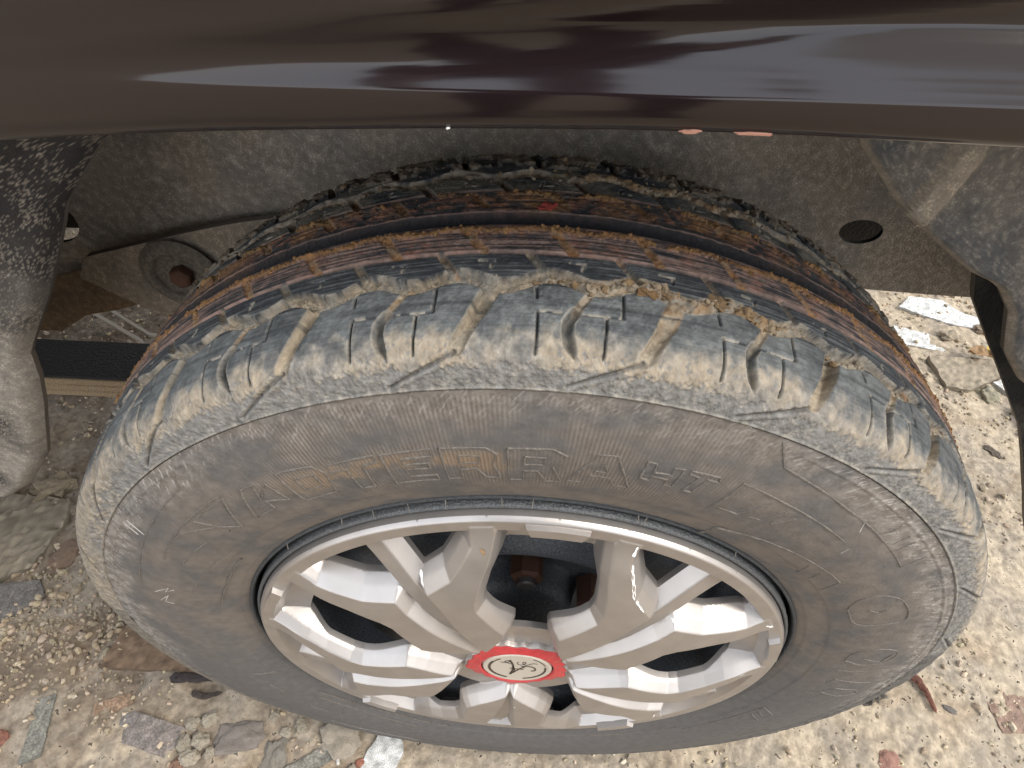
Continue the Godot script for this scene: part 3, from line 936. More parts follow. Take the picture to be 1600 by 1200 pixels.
func make_tyre() -> void:
	var out := PackedVector2Array([Vector2(0.3243, -0.0915), Vector2(0.3234, -0.07), Vector2(0.3216, -0.045), Vector2(0.3192, -0.024), Vector2(0.3160, -0.0135), Vector2(0.3105, -0.0070), Vector2(0.303, -0.0040), Vector2(0.2943, -0.0028)])
	var tread := PackedVector2Array()
	for i in range(out.size() - 1, 0, -1):
		tread.append(Vector2(out[i].x, -0.183 - out[i].y))
	tread.append_array(out)
	tread = chaikin(tread, 3)
	var s := PackedFloat32Array([0.0])
	for i in range(1, tread.size()):
		s.append(s[i - 1] + tread[i].distance_to(tread[i - 1]))
	var total := s[s.size() - 1]
	var nv := int(total / 0.00066)
	var k := 0
	for w in nv:
		var q := total * w / (nv - 1)
		while k < s.size() - 2 and s[k + 1] < q:
			k += 1
		var f := clampf((q - s[k]) / (s[k + 1] - s[k]), 0.0, 1.0)
		var p := tread[k].lerp(tread[k + 1], f)
		var tn := (tread[mini(k + 2, tread.size() - 1)] - tread[maxi(k - 1, 0)]).normalized()
		row_q.append(q - total * 0.5 - 0.0915)
		row_r.append(p.x)
		row_z.append(p.y)
		row_n.append(Vector2(tn.y, -tn.x))
	var P := PackedVector3Array()
	var C := PackedColorArray()
	var th0 := 6.0
	var th1 := 174.0
	var tcol := PackedFloat32Array()
	var tc := th0
	while tc < th1:
		tcol.append(tc)
		tc += 0.1 if tc > 48.0 and tc < 132.0 else 0.2
	tcol.append(th1)
	var nu := tcol.size()
	P.resize(nu * nv)
	C.resize(nu * nv)
	for u in nu:
		var th := tcol[u]
		var cs := cos(th * D2R)
		var sn := sin(th * D2R)
		var edge := ss(0.0, 2.0, minf(th - th0, th1 - th))
		for w in nv:
			tread_at(th, row_q[w])
			if w == nv - 1 or w == 0:
				hh = -0.0016
			var r := row_r[w] + row_n[w].x * hh * edge
			P[u * nv + w] = Vector3(cs * r, sn * r, row_z[w] + row_n[w].y * hh * edge)
			C[u * nv + w] = cr
	# front sidewall, its own denser mesh: this is the tyre node, the tread and the rest are its parts
	var sd := PackedVector2Array([Vector2(0.2943, -0.0028), Vector2(0.285, -0.0012), Vector2(0.274, 0.0008), Vector2(0.262, 0.0026), Vector2(0.249, 0.0032), Vector2(0.232, 0.0014), Vector2(0.216, -0.0030), Vector2(0.208, -0.0055), Vector2(0.2040, -0.0070), Vector2(0.2022, -0.0084)])
	sd = chaikin(sd, 3)
	side_z.resize(240)
	k = 0
	for i in 240:
		var r := 0.2943 - (0.2943 - 0.2022) * i / 239.0
		while k < sd.size() - 2 and sd[k + 1].x > r:
			k += 1
		side_z[i] = lerpf(sd[k].y, sd[k + 1].y, clampf((sd[k].x - r) / maxf(1e-6, sd[k].x - sd[k + 1].x), 0.0, 1.0))
	var ns := 122
	var Q := PackedVector3Array()
	var E := PackedColorArray()
	var ths := PackedFloat32Array()
	var th := -180.0
	while th < 180.0:
		ths.append(th)
		th += 0.115 if th > 52.0 and th < 138.0 else (0.24 if th > -2.0 else 0.45)
	ths.append(180.0)
	Q.resize(ths.size() * ns)
	E.resize(ths.size() * ns)
	for u in ths.size():
		var cs := cos(ths[u] * D2R)
		var sn := sin(ths[u] * D2R)
		var tt := ths[u] if ths[u] > -90.0 else ths[u] + 360.0
		for w in ns:
			var r := lerpf(0.2943, 0.2022, float(w) / (ns - 1))
			side_at(tt, r)
			var rz := side_zat(r)
			Q[u * ns + w] = Vector3(cs * r, sn * r, rz + hh)
			E[u * ns + w] = cr
	var tyre := put("tyre", grid_mesh(Q, E, ths.size(), ns, -1.0), M.side, truck, Vector3(0, AXLE, 0))
	put("tread", grid_mesh(P, C, nu, nv, 1.0), M.tyre, tyre)
	# lower half of the tread, coarser, and the inner sidewall; flattened where it stands on the ground
	var LP := PackedVector3Array()
	var LC := PackedColorArray()
	var nl := 0
	for u in 193:
		var tl := lerpf(th1, th0 + 360.0, u / 192.0)
		nl = 0
		for w0 in range(0, nv + 3, 4):
			var w := mini(w0, nv - 1)
			nl += 1
			var r := row_r[w]
			if tl > th1 + 1.0 and tl < th0 + 359.0:
				r += 0.0015 * nf.get_noise_2d(tl * 0.8, row_q[w] * 60.0)
			var y := sin(tl * D2R) * r
			LP.append(Vector3(cos(tl * D2R) * r, maxf(y, -0.3165), row_z[w]))
			var qq := row_q[w]
			var n := nf.get_noise_2d(tl * 0.5, qq * 40.0)
			var c := RUB.lerp(FILM, clampf(0.6 + n, 0.0, 1.0)).lerp(TAN, ss(-0.03, -0.004, qq + n * 0.008) * ss(250.0, 190.0, tl) * 0.9)
			LC.append(c.lerp(Color(0.16, 0.145, 0.125), ss(-0.03, 0.0, qq) * 0.7))
	put("lower_tread", grid_mesh(LP, LC, 193, nl, 1.0), M.tyre, tyre)
	var inn := PackedVector2Array([Vector2(0.205, -0.155), Vector2(0.23, -0.182), Vector2(0.26, -0.187), Vector2(0.2943, -0.1802)])
	put("inner_sidewall", lathe(chaikin(inn, 2), 120, 1.0), M.rubber, tyre)
	# bead: grey lip and the dark gutter behind it
	var bead := PackedVector2Array([Vector2(0.2026, -0.0100), Vector2(0.2018, -0.0082), Vector2(0.2006, -0.0078), Vector2(0.1996, -0.0086), Vector2(0.1993, -0.0110), Vector2(0.1996, -0.018), Vector2(0.2002, -0.040)])
	put("bead", lathe(chaikin(bead, 2), 200, -1.0, 0.0002), M.bead, tyre)
	# vent hairs left from the mould
	var rng := RandomNumberGenerator.new()
	rng.seed = 4
	for hair in [137.0, 122.0, 115.5, 109.0, 102.5, 88.5, 71.5, 69.9, 51.0, 93.5]:
		var t := PackedVector3Array()
		var d1 := Vector3(cos(hair * D2R), sin(hair * D2R), 0)
		var d2 := Vector3(-d1.y, d1.x, 0)
		var p := d1 * 0.2010 + Vector3(0, 0, -0.0082)
		var dir := (Vector3(0, 0, 0.75) - d1 * 0.65 + d2 * rng.randf_range(-0.35, 0.35)).normalized()
		var ln := rng.randf_range(0.003, 0.0055)
		for e in 5:
			var a0 := TAU * e / 5.0
			var a1 := TAU * (e + 1) / 5.0
			var o0 := (d2 * cos(a0) + d1 * sin(a0)) * 0.00035
			var o1 := (d2 * cos(a1) + d1 * sin(a1)) * 0.00035
			quad(t, p + o0, p + o1, p + o1 + dir * ln, p + o0 + dir * ln)
		put("vent_hair", tri_mesh(t, 80.0), M.letter, tyre)
	# loose crumbs of mud on the tread
	var clump := rock_mesh(41, 1, Vector3(1, 0.7, 0.8), 0.5, Color(1, 1, 1), 0.12)
	var spots: Array[Transform3D] = []
	var tints: Array[Color] = []
	for n in 2000:
		var q := 0.0
		var tz := rng.randf_range(24.0, 156.0)
		var pick := rng.randf()
		var col := TAN
		var sz := 0.00045 + 0.0012 * pow(rng.randf(), 2.5)
		var wave := cos((tz - 96.0) * TAU / 7.5)
		if pick < 0.26:      # outer main groove
			q = -0.0455 - 0.0033 * wave + rng.randfn(0.0, 0.002)
			col = TAN if tz > 90.0 or tz < 62.0 else Color(0.30, 0.19, 0.09).lerp(TAN, rng.randf())
			if tz > 62.0 and tz < 90.0:
				sz *= 1.5
		elif pick < 0.55:    # clay ridge
			q = -0.0812 - 0.0012 * sin((tz - 95.0) * TAU / 7.5) + rng.randfn(0.0, 0.0012)
			col = ORANGE.lerp(Color(0.36, 0.21, 0.08), rng.randf())
		elif pick < 0.72:    # clay on the rib behind the centre groove
			q = -0.1145 + rng.randfn(0.0, 0.0035)
			if cos((tz - 98.0) * TAU / 7.5) < 0.2:
				sz *= 0.6
			col = ORANGE.lerp(Color(0.30, 0.17, 0.06), rng.randf())
		elif pick < 0.87:    # inner main groove
			q = -0.1375 + rng.randfn(0.0, 0.004)
			col = TAN.lerp(Color(0.28, 0.17, 0.08), rng.randf())
		else:
			q = rng.randf_range(-0.182, -0.15)
			col = Color(0.24, 0.18, 0.11).lerp(ORANGE, rng.randf() * 0.5)
			sz *= 1.5
		tread_at(tz, q)
		var w := clampi(int((q + 0.0915 + total * 0.5) / total * (nv - 1)), 0, nv - 1)
		var r := row_r[w] + hh - sz * 0.15
		var b := Basis.from_euler(Vector3(rng.randf() * TAU, rng.randf() * TAU, rng.randf() * TAU)).scaled(Vector3(1.0, rng.randf_range(0.7, 1.4), 1.0) * sz)
		spots.append(Transform3D(b, Vector3(cos(tz * D2R) * r, sin(tz * D2R) * r, row_z[w])))
		tints.append(col * rng.randf_range(0.75, 1.2))
	var mm := MultiMesh.new()
	mm.transform_format = MultiMesh.TRANSFORM_3D
	mm.use_colors = true
	mm.mesh = clump
	mm.instance_count = spots.size()
	for n in spots.size():
		mm.set_instance_transform(n, spots[n])
		mm.set_instance_color(n, tints[n])
	var mi := MultiMeshInstance3D.new()
	mi.name = "mud_crumbs"
	mi.multimesh = mm
	mi.material_override = M.mud
	mi.set_meta("kind", "stuff")
	tyre.add_child(mi, true)
	# bigger clods: on the right shoulder edge, a red one on the centre rib, packed ones in the groove
	for c in [[24.5, -0.118, 0.012, Color(0.19, 0.165, 0.13)], [23.0, -0.108, 0.009, Color(0.17, 0.145, 0.115)], [27.5, -0.13, 0.008, Color(0.2, 0.17, 0.13)], [89.0, -0.1015, 0.0045, Color(0.42, 0.06, 0.045)], [80.6, -0.0445, 0.0042, Color(0.24, 0.14, 0.06)], [79.0, -0.045, 0.0036, Color(0.26, 0.16, 0.08)], [74.5, -0.0475, 0.0046, Color(0.25, 0.16, 0.08)], [72.0, -0.0455, 0.004, Color(0.28, 0.18, 0.09)]]:
		var w := clampi(int((c[1] + 0.0915 + total * 0.5) / total * (nv - 1)), 0, nv - 1)
		var r: float = row_r[w] - c[2] * 0.25
		var m := rock_mesh(int(c[0] * 10.0), 3, Vector3(1.25, 0.55, 0.9), 0.45, c[3], 0.12)
		var o := put("mud_clod", m, M.mud, tyre, Vector3(cos(c[0] * D2R) * r, sin(c[0] * D2R) * r, row_z[w]))
		o.rotation.z = (c[0] - 90.0) * D2R
		o.scale = Vector3.ONE * c[2]

func side_zat(r: float) -> float:
	var f := clampf((0.2943 - r) / (0.2943 - 0.2022) * 239.0, 0.0, 238.999)
	var i := int(f)
	return lerpf(side_z[i], side_z[i + 1], f - i)

# A raised rib on the sidewall along points (radius in mm, angle in degrees).
func rib(pts: Array, width := 0.0011, high := 0.0006) -> PackedVector3Array:
	var line := PackedVector2Array()
	for i in range(0, pts.size() - 2, 2):
		var a := Vector2(pts[i] * 0.001, pts[i + 1])
		var b := Vector2(pts[i + 2] * 0.001, pts[i + 3])
		var da := wrapf(b.y - a.y, -180.0, 180.0)
		var n := maxi(1, int((Vector2(b.x - a.x, da * D2R * 0.25)).length() / 0.004))
		for k in n:
			line.append(Vector2(lerpf(a.x, b.x, float(k) / n), a.y + da * k / n))
		if i == pts.size() - 4:
			line.append(Vector2(b.x, a.y + da))
	var t := PackedVector3Array()
	var rows: Array[PackedVector3Array] = []
	for i in line.size():
		var p := on_side(line[i])
		var dir := (on_side(line[mini(i + 1, line.size() - 1)]) - on_side(line[maxi(i - 1, 0)])).normalized()
		var er := Vector3(cos(line[i].y * D2R), sin(line[i].y * D2R), 0)
		var slope := (side_zat(line[i].x + 0.001) - side_zat(line[i].x - 0.001)) / 0.002
		var nn := (Vector3(0, 0, 1) - er * slope).normalized()
		var side := nn.cross(dir).normalized()
		var j := 1.0 + 0.5 * nc.get_noise_2d(line[i].x * 900.0, line[i].y * 3.0)
		var w2 := width * 0.5 * j
		rows.append(PackedVector3Array([p - side * w2 - nn * 0.0004, p - side * w2 * 0.5 + nn * high * j, p + side * w2 * 0.5 + nn * high * j, p + side * w2 - nn * 0.0004]))
	for i in rows.size() - 1:
		for k in 3:
			quad(t, rows[i][k + 1], rows[i][k], rows[i + 1][k], rows[i + 1][k + 1])
	return t

func on_side(p: Vector2) -> Vector3:
	return Vector3(cos(p.y * D2R) * p.x, sin(p.y * D2R) * p.x, side_zat(p.x))

func make_marks() -> void:
	var tyre := truck.get_node("tyre")
	# raised outline lettering K O T E R R A H T, read outwards round the top of the sidewall
	var letters := [
		[[260, 125.2, 236.3, 129.2, 238.6, 124.8, 246, 124.3, 241, 121.4, 249, 121.4, 258, 121.6, 248, 124.6, 260, 123.2, 260, 125.2]],
		[[261.7, 119.1, 235.1, 119.8, 235.6, 114.6, 253, 113.3, 259.9, 114.3, 261.5, 117.8, 261.7, 119.1], [254.3, 117.5, 243.6, 117.8, 243.7, 115.2, 254.3, 114.8, 254.3, 117.5]],
		[[258, 112.6, 259.7, 106.5, 254.6, 106.6, 253.8, 108.4, 234.1, 109.2, 234, 111.1, 253, 110.6, 253, 112.6, 258, 112.6]],
		[[259, 105.8, 260.3, 100.1, 255, 100.2, 254.6, 103.7, 249.8, 103.7, 249.9, 100.9, 245.5, 100.9, 245.4, 103.9, 239, 103.9, 239, 100.6, 234, 100.6, 233.7, 106.2, 259, 105.8]],
		[[260.2, 99.1, 234.1, 99.3, 234.4, 97.5, 242.6, 97.4, 243.7, 95.6, 235, 94.6, 235, 92.9, 247.7, 93.6, 255.6, 93.1, 259.9, 94.2, 260.2, 99.1], [254.6, 97.3, 248.4, 97.4, 248.4, 95.2, 254, 95, 254.6, 97.3]],
		[[259.7, 91.9, 232.7, 91.9, 233, 90.2, 242, 90.2, 242.6, 88.6, 233, 87.4, 233.4, 85.6, 247, 86.9, 256.7, 85.6, 260.6, 87.2, 259.7, 91.9], [254, 90.1, 247.9, 90.1, 248.5, 87.9, 254, 87.8, 254, 90.1]],
		[[235.2, 85, 260.1, 82.4, 260.9, 80.4, 237, 77.4, 236.5, 79.2, 243, 80.2, 243, 82.4, 236, 83.2, 235.2, 85], [254, 81.4, 247.6, 82.2, 247.6, 80.7, 254, 81.4]],
		[[247.9, 77, 260.8, 77.1, 260.5, 76.1, 254.4, 75.9, 254.9, 73.9, 260.2, 74.1, 260.7, 73, 246, 72.9, 246, 73.9, 251, 74, 251, 75.8, 247.6, 75.9, 247.9, 77]],
		[[260.9, 72.2, 261.7, 68.8, 258.4, 68.6, 258, 70, 245.6, 70.3, 245.6, 71.4, 258, 71, 258.8, 72.2, 260.9, 72.2]]]
	for l in letters:
		var t := PackedVector3Array()
		for part in l:
			t.append_array(rib(part, 0.0012, 0.00055))
		put("raised_letter", tri_mesh(t, 50.0), M.letter, tyre)
	# mould decorations: chevrons, bars, rounded boxes, arcs
	var marks := [
		[[234.2, 66.4, 262.7, 66.1, 260.5, 59.9, 258.1, 48.2]], [[239.4, 65.5, 239.5, 62.6, 256.8, 61.1]], [[240.9, 61, 242.4, 59.3, 254.2, 58.4]], [[243.2, 57.7, 256.2, 56.3]],
		[[292.1, 66.2, 279.7, 63.9, 277.7, 60.6, 274.4, 53.2, 273.9, 49.6, 271.2, 37.4, 285, 37.5]], [[276.8, 45.7, 285.1, 45.5]], [[275.1, 43.1, 284.4, 43]], [[274.1, 41.5, 284.6, 41.5]],
		[[218.7, 41.5, 230, 44]], [[222.6, 39.2, 231.3, 41]], [[222.5, 34.6, 237.3, 37.3]], [[200.9, 60.1, 218, 60.9, 227, 54.4, 231.9, 47.9, 236.4, 40, 237.3, 37.3]],
		[[233.4, 27.5, 241.1, 31, 253.9, 31.6, 264.3, 29.2, 267.8, 25.2, 267.1, 21.6, 250.7, 21.4, 234.2, 21.3, 233.4, 27.5]], [[245.2, 26.9, 250.1, 25.8, 254.9, 26.3]],
		[[237.4, 6.5, 238.6, 9.9, 252.8, 12.3, 266.7, 11, 270.9, 9.2, 266.1, 6.3, 250, 4.9, 237.4, 6.5]], [[248.8, 7.7, 261.3, 6.5, 266.3, 9.5]], [[237.4, 1.9, 258.1, 2.5, 276.5, 2.8]],
		[[239.1, 355.6, 242.4, 357.8, 271.4, 356.9]], [[242.6, 351.3, 249.6, 353.9, 266.7, 353.5, 275, 351.4, 260, 350, 242.6, 351.3]],
		[[230.2, 335.2, 229.2, 337.3, 243.3, 335.8, 243.5, 333.1, 230.2, 335.2]], [[231.4, 332.8, 244, 331.4]], [[227.7, 313.7, 227, 322.3, 228.5, 336.1]], [[271.3, 321.2, 271.3, 325, 273.8, 327.9]], [[221.2, 289.5, 222.6, 301.4, 223, 312.7]],
		[[236.5, 132.9, 262.8, 128.2, 261.2, 136.1, 260.1, 143.1, 256.5, 140.1, 246.1, 135.4, 236.5, 132.9]], [[246.1, 131.5, 259.4, 129.4, 259, 135.4]], [[258.4, 136.6, 246.6, 135.2]],
		[[270.4, 159.4, 272.5, 150.2, 274.3, 142.3, 276.7, 135.2, 277.7, 132.3, 286.7, 130.1, 290, 130]], [[247.9, 150.9, 243.2, 141.6, 239.2, 135.1]], [[237.2, 160.4, 231.9, 150.6, 227.5, 142]], [[219.2, 164.6, 216.9, 155.8, 217, 145]],
		[[257.8, 150.1, 259.5, 147.5, 260.8, 139.8]], [[245.5, 218.4, 225.6, 215.6, 224.3, 226.6, 228, 244.8, 237.4, 243.8]], [[245.5, 218.4, 243.9, 222.9, 229.2, 221.3]],
		[[243.7, 226, 243.4, 226.7, 229.5, 224.9, 229.7, 224.1, 243.7, 226]], [[271.6, 227.6, 271.2, 234.9, 269, 245.8, 274.8, 248.3]], [[219.2, 214.7, 217.2, 222.9, 216.8, 237.8, 219, 252.1]], [[239.1, 198.4, 222.2, 200.2, 221.3, 201.4]], [[239.4, 204.3, 239.6, 209, 244.9, 210.8]]]
	for l in marks:
		var t := PackedVector3Array()
		for part in l:
			if part.size() >= 16 and part[0] == part[part.size() - 2]:
				var pl := PackedVector2Array()
				for e in range(0, part.size(), 2):
					pl.append(Vector2(part[e], part[e + 1]))
				pl = chaikin(pl, 2)
				part = []
				for e in pl:
					part.append(e.x)
					part.append(e.y)
			t.append_array(rib(part, 0.0010, 0.0005))
		put("moulded_mark", tri_mesh(t, 50.0), M.letter, tyre)
	# bright scratches
	for l in [[288.4, 145.1, 277.4, 146.3], [286.7, 144.3, 274.6, 145.6], [261.5, 162.1, 252.4, 159.6, 254.5, 161.3, 248.7, 159.9], [258.8, 164.9, 252.8, 162.4, 255.8, 165, 250, 165.3], [274.4, 49.6, 268, 48.4], [251, 45.6, 256, 45.9]]:
		put("scratch", tri_mesh(rib(l, 0.0008, 0.00012), 50.0), M.scuff, tyre)


# ------------------------------------------------------------------ steel wheel behind the cover

func make_steel_wheel() -> void:
	var prof := PackedVector2Array([Vector2(0.1990, -0.040), Vector2(0.1965, -0.0300), Vector2(0.1955, -0.0115), Vector2(0.1940, -0.0100), Vector2(0.190, -0.018), Vector2(0.187, -0.024), Vector2(0.180, -0.030), Vector2(0.176, -0.05), Vector2(0.172, -0.066), Vector2(0.160, -0.064), Vector2(0.146, -0.044), Vector2(0.132, -0.032), Vector2(0.112, -0.027), Vector2(0.094, -0.030), Vector2(0.083, -0.044), Vector2(0.076, -0.055), Vector2(0.048, -0.057), Vector2(0.043, -0.053), Vector2(0.040, -0.035), Vector2(0.028, -0.03), Vector2(0.0, -0.03)])
	var w := put("steel_wheel", lathe(chaikin(prof, 2), 160, -1.0), M.steel, truck, Vector3(0, AXLE, 0))
	var fl := PackedVector2Array([Vector2(0.1962, -0.0160), Vector2(0.1966, -0.0080), Vector2(0.1958, -0.0062), Vector2(0.1944, -0.0056), Vector2(0.1934, -0.0070), Vector2(0.193, -0.012)])
	put("rim_flange", lathe(chaikin(fl, 2), 240, -1.0, 0.0003), M.flange, w)
	var hex := PackedVector2Array()
	for k in 6:
		hex.append(Vector2(cos(TAU * k / 6.0), sin(TAU * k / 6.0)) * 0.0125)
	var nm := tri_mesh(prism(hex, -0.0555, -0.0315, 0.0022), 25.0)
	var circ := PackedVector2Array()
	for k in 20:
		circ.append(Vector2(cos(TAU * k / 20.0), sin(TAU * k / 20.0)) * 0.0068)
	var sm := tri_mesh(prism(circ, -0.032, -0.0265, 0.0012), 30.0)
	for k in 5:
		var a := (86.0 + 72.0 * k) * D2R
		var o := put("wheel_nut", nm, M.nut, w, Vector3(cos(a) * 0.057, sin(a) * 0.057, 0))
		o.rotation.z = a + 0.35
		var stud := put("stud_end", sm, M.stud, w, Vector3(cos(a) * 0.057, sin(a) * 0.057, 0))
		stud.rotation.z = a


# ------------------------------------------------------------------ wheel cover

const SPOKE := [0.0490, 0.0030, 0.0560, 0.0110, 0.0650, 0.0222, 0.0715, 0.0290, 0.0760, 0.0325, 0.1100, 0.0325, 0.1185, 0.0365, 0.1340, 0.0500, 0.1440, 0.0605, 0.1640, 0.0772, 0.1685, 0.0782, 0.1738, 0.0655, 0.1705, 0.0640, 0.1600, 0.0585, 0.1500, 0.0455, 0.1416, 0.0335, 0.1355, 0.0122, 0.1220, 0.0125, 0.1050, 0.0105, 0.0800, 0.0072, 0.0630, 0.0048]
var spoke_poly := PackedVector2Array()

var crown_t := PackedFloat32Array()

func crown(r: float) -> float:
	if crown_t.is_empty():
		var R := [0.0, 0.037, 0.05, 0.06, 0.08, 0.10, 0.117, 0.134, 0.15, 0.165, 0.18, 0.19, 0.21]
		var Z := [0.0085, 0.0105, 0.0150, 0.0162, 0.0175, 0.0175, 0.0156, 0.0128, 0.0087, 0.0047, 0.0012, 0.0, 0.0]
		var raw := PackedFloat32Array()
		for k in 211:
			var x := k * 0.001
			var i := 0
			while i < 11 and x > R[i + 1]:
				i += 1
			raw.append(lerpf(Z[i], Z[i + 1], (x - R[i]) / (R[i + 1] - R[i])))
		for k in 211:
			var sum := 0.0
			for e in range(-9, 10):
				sum += raw[clampi(k + e, 0, 210)]
			crown_t.append(sum / 19.0)
	var f := clampf(r * 1000.0, 0.0, 209.9)
	return lerpf(crown_t[int(f)], crown_t[int(f) + 1], f - int(f))

func poly_dist(p: Vector2) -> float:
	var best := 1.0
	var n := spoke_poly.size()
	for i in n:
		var a := spoke_poly[i]
		var b := spoke_poly[(i + 1) % n]
		best = minf(best, seg(p.x, p.y, a.x, a.y, b.x, b.y))
	return -best if Geometry2D.is_point_in_polygon(p, spoke_poly) else best

func drop(d: float, slope: float, r: float) -> float:
	d += r * 0.5
	if d <= 0.0:
		return 0.0
	if d < r:
		return slope * d * d / (2.0 * r)
	return slope * (d - r * 0.5)

func smax(a: float, b: float, k: float) -> float:
	var h := maxf(k - absf(a - b), 0.0)
	return maxf(a, b) + h * h / (4.0 * k)

var comp := 0

func cover_z(u: float, v: float) -> float:
	var r := sqrt(u * u + v * v)
	var zf := crown(r)
	var d := poly_dist(Vector2(u, v))
	var dd := drop(d, 1.55, 0.0011)
	if dd > 0.0075:
		dd = 0.0075 + (dd - 0.0075) * 1.8
	var zs := zf + 0.0008 + 0.0022 * ss(0.183, 0.160, r) - dd
	var hw := lerpf(0.0042, 0.0056, clampf((r - 0.05) / 0.13, 0.0, 1.0))
	var zb := zf - 0.0042 - drop(absf(v) - hw, 1.15, 0.0012) - 0.5 * maxf(0.0, 0.045 - u)
	var zr := 0.0008
	if r < 0.1822:
		var e := 0.1822 - r
		var pocket := ss(0.45, 0.30, v / maxf(u, 0.001))
		zr = 0.0008 - minf(drop(e, 1.6, 0.0012), 0.0078 + 0.13 * e + 0.03 * pocket)
	elif r > 0.1902:
		zr = 0.0008 - pow((r - 0.1902) / 0.0025, 2.2) * 0.0030
	var zh := 0.0055 - drop(r - 0.0625, 1.0, 0.010)
	if r < 0.036:
		zh = 0.0035
	comp = 0
	var z := zs
	if zb > z:
		z = zb
		comp = 1
	if zr > z:
		z = zr
		comp = 2
	if zh > z:
		z = zh
		comp = 3
	var m := smax(smax(zs, zb, 0.0008), smax(zr, zh, 0.0004), 0.0010)
	return m

func cover_open(r: float, ratio: float) -> float:
	return crown(r) + 0.003 - lerpf(0.0145, 0.0100, ss(0.078, 0.11, r)) - 0.0105 * ss(0.140, 0.164, r) * ss(0.30, 0.45, ratio) - 0.0058 * ss(0.36, 0.30, ratio) * ss(0.11, 0.13, r)

func make_cover() -> void:
	for i in range(0, SPOKE.size(), 2):
		spoke_poly.append(Vector2(SPOKE[i], SPOKE[i + 1]))
	# one half unit (0..36 degrees from a spoke pair's middle), as triangle lists per piece
	var nr := 232
	var na := 118
	var pos := PackedVector3Array()
	var kind := PackedInt32Array()
	var opn := PackedFloat32Array()
	pos.resize(nr * na)
	kind.resize(nr * na)
	opn.resize(nr * na)
	for i in nr:
		var r := lerpf(0.033, 0.1927, float(i) / (nr - 1))
		for j in na:
			var a := 36.0 * j / (na - 1) * D2R
			var u := cos(a) * r
			var v := sin(a) * r
			var z := cover_z(u, v)
			pos[i * na + j] = Vector3(u, v, z)
			kind[i * na + j] = comp
			opn[i * na + j] = z - cover_open(r, v / u)
	var lists: Array[PackedVector3Array] = [PackedVector3Array(), PackedVector3Array(), PackedVector3Array(), PackedVector3Array()]
	for i in nr - 1:
		for j in na - 1:
			var a := i * na + j
			var b := a + na
			for q in [[a, b, b + 1], [a, b + 1, a + 1]]:
				var ids: Array = q
				var k: int = kind[ids[0]]
				if kind[ids[1]] == kind[ids[2]]:
					k = kind[ids[1]]
				var inside := 0
				for e in ids:
					if opn[e] > 0.0:
						inside += 1
				if inside == 3:
					lists[k].append_array([pos[ids[0]], pos[ids[1]], pos[ids[2]]])
				elif inside > 0:
					var out := PackedVector3Array()
					var cutp := PackedVector3Array()
					for e in 3:
						var p0: int = ids[e]
						var p1: int = ids[(e + 1) % 3]
						if opn[p0] > 0.0:
							out.append(pos[p0])
						if (opn[p0] > 0.0) != (opn[p1] > 0.0):
							var f := opn[p0] / (opn[p0] - opn[p1])
							var c := pos[p0].lerp(pos[p1], f)
							out.append(c)
							cutp.append(c)
					for e in range(1, out.size() - 1):
						lists[k].append_array([out[0], out[e], out[e + 1]])
					if cutp.size() == 2:
						# a short skirt gives the moulding its thickness at the opening
						var dn := Vector3(0, 0, -0.0045)
						var mid := (out[0] + out[1] + out[2]) / 3.0
						var nn := (cutp[1] - cutp[0]).cross(dn)
						if nn.dot(cutp[0] - mid) > 0.0:
							quad(lists[k], cutp[0], cutp[1], cutp[1] + dn, cutp[0] + dn)
						else:
							quad(lists[k], cutp[1], cutp[0], cutp[0] + dn, cutp[1] + dn)
	var cover := Node3D.new()
	# outer edge of the cover: the rolled rim, the node's own mesh; rim ring pieces of all sectors joined into it
	var ring := PackedVector3Array()
	var hub := PackedVector3Array()
	for k in 10:
		for f in range(0, lists[2].size(), 3):
			ring.append_array(turned(lists[2], f, k))
		for f in range(0, lists[3].size(), 3):
			hub.append_array(turned(lists[3], f, k))
	for k in 240:
		var a0 := TAU * k / 240.0
		var a1 := TAU * (k + 1) / 240.0
		var p0 := Vector3(cos(a0), sin(a0), 0)
		var p1 := Vector3(cos(a1), sin(a1), 0)
		var zt := 0.0008 - 0.0030
		quad(ring, p0 * 0.1927 + Vector3(0, 0, zt), p0 * 0.1930 + Vector3(0, 0, -0.0075), p1 * 0.1930 + Vector3(0, 0, -0.0075), p1 * 0.1927 + Vector3(0, 0, zt))
		quad(ring, p0 * 0.1930 + Vector3(0, 0, -0.0075), p0 * 0.1915 + Vector3(0, 0, -0.0115), p1 * 0.1915 + Vector3(0, 0, -0.0115), p1 * 0.1930 + Vector3(0, 0, -0.0075))
	var root := put("wheel_cover", tri_mesh(ring, 38.0), M.silver, truck, Vector3(0, AXLE, 0))
	put("hub_dish", tri_mesh(hub, 38.0), M.silver, root)
	cover.free()
	var mesh_a := tri_mesh(lists[0], 38.0)
	var mir := PackedVector3Array()
	for f in range(0, lists[0].size(), 3):
		for e in [0, 2, 1]:
			var p := lists[0][f + e]
			mir.append(Vector3(p.x, -p.y, p.z))
	var mesh_b := tri_mesh(mir, 38.0)
	var bar := lists[1].duplicate()
	for f in range(0, lists[1].size(), 3):
		for e in [0, 2, 1]:
			var p := lists[1][f + e]
			bar.append(Vector3(p.x, -p.y, p.z))
	var mesh_bar := tri_mesh(bar, 38.0)
	for k in 5:
		var a := (48.0 + 72.0 * k) * D2R
		for m in [mesh_a, mesh_b]:
			put("spoke", m, M.silver, root).rotation.z = a
		put("spoke_web", mesh_bar, M.silver, root).rotation.z = a
	# blocks on the rim over each window
	var blk := PackedVector2Array([Vector2(0.1800, -0.0165), Vector2(0.1890, -0.0200), Vector2(0.1904, 0.0), Vector2(0.1890, 0.0200), Vector2(0.1800, 0.0165), Vector2(0.1808, 0.0)])
	var top := PackedVector3Array()
	var lo: Array[Vector3] = []
	var hi: Array[Vector3] = []
